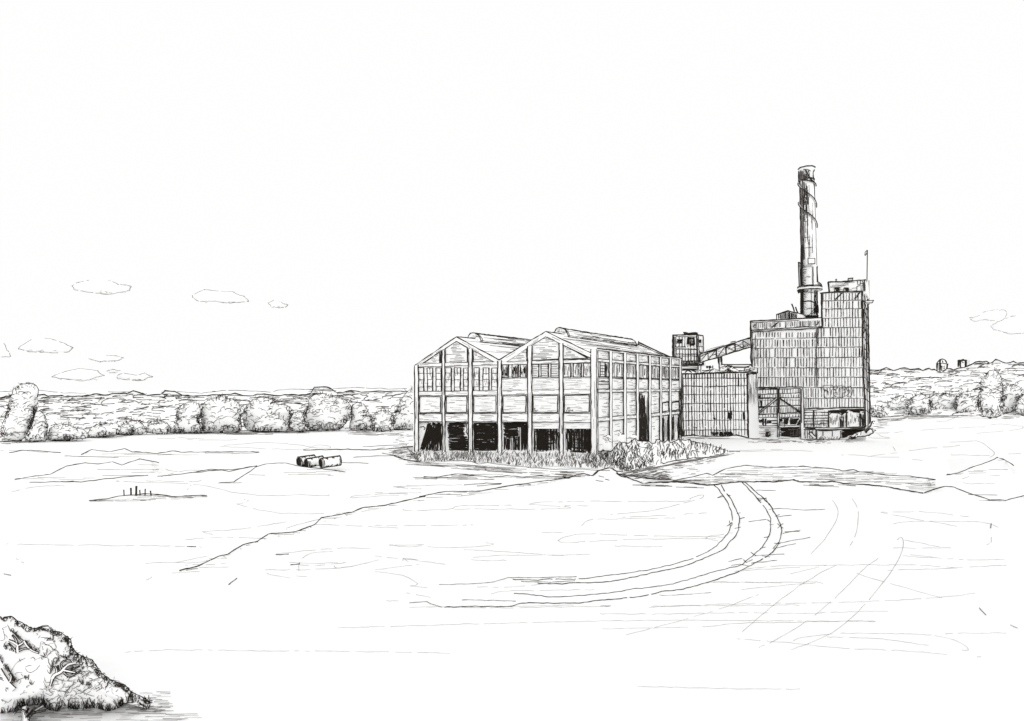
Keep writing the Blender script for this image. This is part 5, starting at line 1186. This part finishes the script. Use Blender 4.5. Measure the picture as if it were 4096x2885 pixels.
def along(P, n, l, w, dirx=(-10, 10), diry=(-30, -8), tf=B4, sp=4):
    Q = tf(P) if isinstance(P, str) else P
    D = dens(Q, 2)
    for i in range(int(n * .6)):
        x, y = rng.choice(D); x += U(-sp, sp); y += U(-sp, sp); h = U(*l)
        a = (x + U(*dirx) * h, y + U(*diry) * h); mid = ((x + a[0]) / 2 + U(-3, 3), (y + a[1]) / 2 + U(-3, 3))
        stroke(mb, sf, [(x, y), mid, a], w * U(.7, 1.25), .03, .6, 6, True)
# curls along the crest
cr = B4('0,170 150,165 230,225 420,315 470,320 630,290 700,355 780,365 860,420 930,480 950,590 1110,705 1200,730 1290,870 1440,985 1640,1065 1720,1150 1900,1235 1960,1300')
D = dens(cr, 3)
for i in range(150):
    x, y = rng.choice(D); r = U(3, 9); a0 = U(0, 6.3); s = rng.choice([1, -1]); x += U(-8, 2); y += U(-2, 10)
    stroke(mb, sf, [(x + r * math.cos(a0 + s * t), y + r * .9 * math.sin(a0 + s * t)) for t in (0, .8, 1.6, 2.4, 3.2, 4.)], U(1.8, 3.), .03, .5, 6, True)
# upright blades along the base and around the hollows
for st, n in (('0,1470 60,1470 150,1420 250,1355 320,1330', 90), ('320,1330 460,1300 560,1320', 50), ('560,1320 640,1390 740,1415 800,1340', 90), ('830,1345 1000,1380 1230,1345', 110), ('1230,1345 1330,1380 1440,1410 1560,1350', 90), ('1560,1350 1620,1280 1760,1275', 60)): along(st, n, (8, 46), 2., (-.45, .45), (-1., -.6))
for st, n in (('1700,1180 1760,1240 1940,1370', 70), ('1900,1230 1980,1290', 40)): along(st, n, (6, 24), 2.4, (-.8, .8), (-1, .6))
for st, n, l in (('310,950 370,990 430,1060', 34, (8, 26)), ('1030,1000 1100,1050 1210,1060', 46, (10, 26)), ('820,690 880,700 940,660', 40, (8, 24)), ('560,580 620,630 550,720', 24, (10, 30)), ('660,900 700,800 780,720', 50, (10, 40)), ('1000,720 1060,780 1110,860', 44, (6, 18)), ('40,560 120,600 220,630', 40, (6, 26)), ('130,350 180,370 240,430', 40, (10, 28)), ('350,480 400,570 500,620', 40, (6, 20)), ('0,720 60,800 150,920', 60, (8, 30)), ('150,920 200,1000 250,1030', 30, (8, 24)), ('900,560 940,570 860,480', 34, (8, 22)), ('660,1060 700,960', 24, (6, 20)), ('60,1150 110,1080', 14, (6, 18))): along(st, n, l, 2., (-.5, .5), (-1., -.3))
# loose loops on the leaf mass
for st in ('330,830 350,870 400,890 470,850 520,790', '590,500 540,480 520,560 480,560', '700,480 740,560 700,600 640,640 620,680', '600,990 570,1010 600,1060 620,1100', '580,950 600,1020 680,1010', '690,500 640,520 720,600', '420,510 450,540 420,570 400,540', '150,860 220,760 330,700', '40,1270 20,1240 100,1280 150,1240', '600,1160 660,1190 700,1160', '1000,880 1100,870 1230,890', '1350,890 1390,910', '400,700 440,690 460,720', '1140,850 1180,870 1140,900', '0,470 60,450 40,340', '700,1110 900,1150', '860,1000 1000,1020 950,1060', '1000,1100 1100,1160 1240,1200', '1280,1010 1330,1060 1330,1100', '1160,960 1220,980', '740,960 830,1000 1000,980'): stroke(mb, sf, B4(st), 1.7, .03, 1., 10, True)
for i in range(170):   # soft grey hatching over the whole leaf mass
    th = U(0, 6.283); r0 = math.sqrt(U(.02, .92)); R_ = sf.rd(th) * r0; x, y = sf.c[0] + math.cos(th) * R_, sf.c[1] + math.sin(th) * R_
    if x < -10: continue
    q = U(5, 20); stroke(mb, sf, [(x, y), (x + q * U(-.5, .5), y - q * .5), (x + q * U(-.9, .9), y - q)], U(1.4, 2.2), .03, .7, 6, True, mat=2)
for i in range(26):   # slanting pen strokes on the lower right mass
    x, y = U(820, 1560), U(1060, 1200); stroke(mb, sf, B4('%f,%f %f,%f' % (x, y, x + U(20, 80), y - U(15, 90))), 1.8, .03, .8, 12)
crown = obj('crown', mb, shr, smooth=True)
def branch(lst, par, wd, name='branch'):
    for st, k in lst:
        m = MB(); P = dens(B4(st), 10, True); w = wd * k
        pts = [sf(x, y, .06) for x, y in P]; n = len(pts)
        rad = [w * .5 * bY / F * (1 - .45 * i / n) for i in range(n)]
        m.tube(pts, rad, 7, 0)
        for s in (1, -1):
            e = []
            for i in range(n):
                a, b = P[max(i - 1, 0)], P[min(i + 1, n - 1)]; dx, dy = b[0] - a[0], b[1] - a[1]; L = math.hypot(dx, dy) or 1
                hw = w * .5 * (1 - .45 * i / n); e.append(sf(P[i][0] - dy / L * hw * s, P[i][1] + dx / L * hw * s, .07))
            m.tube(e, 2.4 * bY / F, 4, 1)
        part(name, m, par)
branch([('240,620 232,560 238,530 180,490 115,465', 1.3), ('235,535 300,500 330,470', 1), ('238,560 225,500 200,440 160,395', .9), ('320,470 360,540 430,600 510,630', 1), ('250,600 330,570 400,580', .7), ('200,600 150,540 110,500', .7), ('300,480 250,430 190,370', .7)], shr, 9)
branch([('690,965 720,920 800,880 850,820 900,785 990,765', 1.5), ('735,910 745,860 720,800', 1), ('830,860 900,875 980,890 1000,905', 1.1), ('840,890 900,935 990,905 1060,860', .8), ('820,830 800,780 830,740 870,730', .8), ('930,870 960,810', .5), ('850,860 960,840 1050,800', .6), ('690,965 660,1060', 1), ('960,770 930,720', .8), ('770,860 760,790', .6)], shr, 9)
branch([('190,1110 110,1030 50,930 0,840', 1.8), ('50,930 0,900', .9), ('130,1020 150,940 120,900', .8), ('120,1030 160,1010 180,940', .6), ('100,1000 0,960', .7)], shr, 10)
m = MB()
for st, w0, w1 in (('345,1560 345,1480 335,1420 315,1340', 26, 18), ('352,1500 400,1440 480,1370 560,1330', 14, 8), ('400,1430 500,1400 620,1380', 9, 5), ('330,1400 250,1360 180,1430', 8, 5), ('350,1470 420,1390 460,1340', 6, 4), ('340,1420 380,1350', 7, 5)):
    P = dens(B4(st), 10, True); n = len(P); pts = [at(x, y, bY - .75) for x, y in P]
    m.tube(pts, [(w0 + (w1 - w0) * i / n) * .5 * bY / F for i in range(n)], 8, 0)
    for s in (1, -1):
        e = []
        for i in range(n):
            a, b = P[max(i - 1, 0)], P[min(i + 1, n - 1)]; dx, dy = b[0] - a[0], b[1] - a[1]; L = math.hypot(dx, dy) or 1
            hw = (w0 + (w1 - w0) * i / n) * .5; e.append(at(P[i][0] - dy / L * hw * s, P[i][1] + dx / L * hw * s, bY - .8))
        m.tube(e, 1.9 * bY / F, 4, 1)
    for i in range(5):
        j = int(U(0, n - 4)); o = U(-.3, .3) * w0; e = [at(P[j + q][0] + o, P[j + q][1], bY - .85) for q in range(min(4, n - j))]; m.tube(e, .9 * bY / F, 3, 1)
part('trunk', m, shr)

# ================================================================ CLOUDS
CL = [(C5, '550,120 600,95 690,80 735,72 830,80 890,100 905,113 960,115 1003,125 990,158 850,187 700,175 570,150', 'highest and widest cloud outline in the left sky'),
 (C5, '1472,195 1560,152 1690,165 1780,168 1825,190 1870,205 1905,240 1760,255 1640,240 1520,243 1475,212', 'long cloud with a flat base left of the smallest round cloud'),
 (C5, '2052,255 2090,235 2140,243 2175,262 2205,268 2180,285 2130,292 2075,280', 'small oval cloud farthest right of the left sky group'),
 (C5, '140,605 150,588 240,535 340,523 400,530 500,565 560,597 520,630 370,633 230,625', 'domed cloud with a flat base near the left edge'),
 (C5, '675,678 720,657 800,653 900,662 945,673 900,695 800,697 770,704', 'thin spindle-shaped cloud below the highest cloud'),
 (C5, '395,818 470,787 600,755 740,770 760,790 800,810 740,820 680,845 620,850 560,840 470,832', 'pointed double-lined cloud just above the left woods'),
 (C5, '815,778 855,762 920,772 880,785 835,790', 'tiny diamond-shaped cloud above the left woods'),
 (C5, '895,810 940,790 1020,805 1070,803 1110,790 1140,806 1170,817 1130,825 1100,845 1020,845 900,832', 'pillow-shaped cloud with pointed right end above the left woods'),
 (C5, '-160,560 -40,530 0,533 30,560 50,610 75,640 80,665 0,670 -160,665', 'rounded cloud cut off by the left edge of the view'),
 (R1, '950,660 1100,630 1180,600 1250,545 1340,515 1560,480 1720,495 1765,540 1720,670 1500,725 1370,710 1300,688 1050,735', 'faint wispy cloud outline, upper of the two in the right sky'),
 (R1, '1430,820 1560,750 1720,670 1960,610 2130,575 2500,600 2500,1000 2100,995 1830,1005 1750,980 1600,930 1480,920 1430,860', 'faint cloud running off the right edge of the view')]
for k, (tf, st, lab) in enumerate(CL):
    out = tf(st); Y = 620. + 12 * (k % 4)
    mb, sf = puff(out, Y, 5., .1, .01)
    left = tf is C5
    for a, b, c in zip(out, out[1:] + out[:1], out[2:] + out[:2]):
        if rng.random() < (.93 if left else .8): stroke(mb, sf, [a, ((a[0]+b[0])/2, (a[1]+b[1])/2), b], U(1.7, 2.7) if left else 1.6, .2, 1.5, 9, True, .06 if left else .12, mat=2)
    cx, cy = sf.c
    if left:
        for i in range(10):
            x, y = bil([(out[0][0], cy), (max(p[0] for p in out), cy), (max(p[0] for p in out), max(p[1] for p in out)), (out[0][0], max(p[1] for p in out))], U(.15, .85), U(.6, .95)); stroke(mb, sf, [(x, y), (x + U(4, 16), y + U(-1, 1))], 1., .2, .6, 5, False, .3)
    c = at(cx, cy, Y); tag(obj('cloud', mb, base=c, smooth=True), lab, 'cloud', 'thin outlined clouds' if left else 'faint clouds in the right sky')

# ================================================================ CAMERA, LIGHT
cam = bpy.data.cameras.new('camera'); co = bpy.data.objects.new('camera', cam); COL.objects.link(co)
co.location = CAM; co.rotation_euler = (math.pi / 2, 0, 0)
cam.sensor_width = 36; cam.lens = 36 * F / 4096; cam.shift_x = 0; cam.shift_y = (HZ - 1442.5) / 4096
cam.clip_start = .1; cam.clip_end = 6000
SC.camera = co
W = bpy.data.worlds.new('World'); SC.world = W; W.use_nodes = True
bg = W.node_tree.nodes['Background']; bg.inputs['Color'].default_value = (1, 1, .998, 1); bg.inputs['Strength'].default_value = .825
sl = bpy.data.lights.new('sun', 'SUN'); sl.energy = .65; sl.angle = math.radians(25); sl.color = (1, .985, .96)
so = bpy.data.objects.new('sun', sl); COL.objects.link(so); so.rotation_euler = (math.radians(58), 0, math.radians(10)); so.location = (-30, -40, 60)
SC.view_settings.view_transform = 'Standard'; SC.view_settings.look = 'None'; SC.view_settings.gamma = 1; SC.view_settings.exposure = .27
SC.cycles.max_bounces = 6
SC.render.film_transparent = False
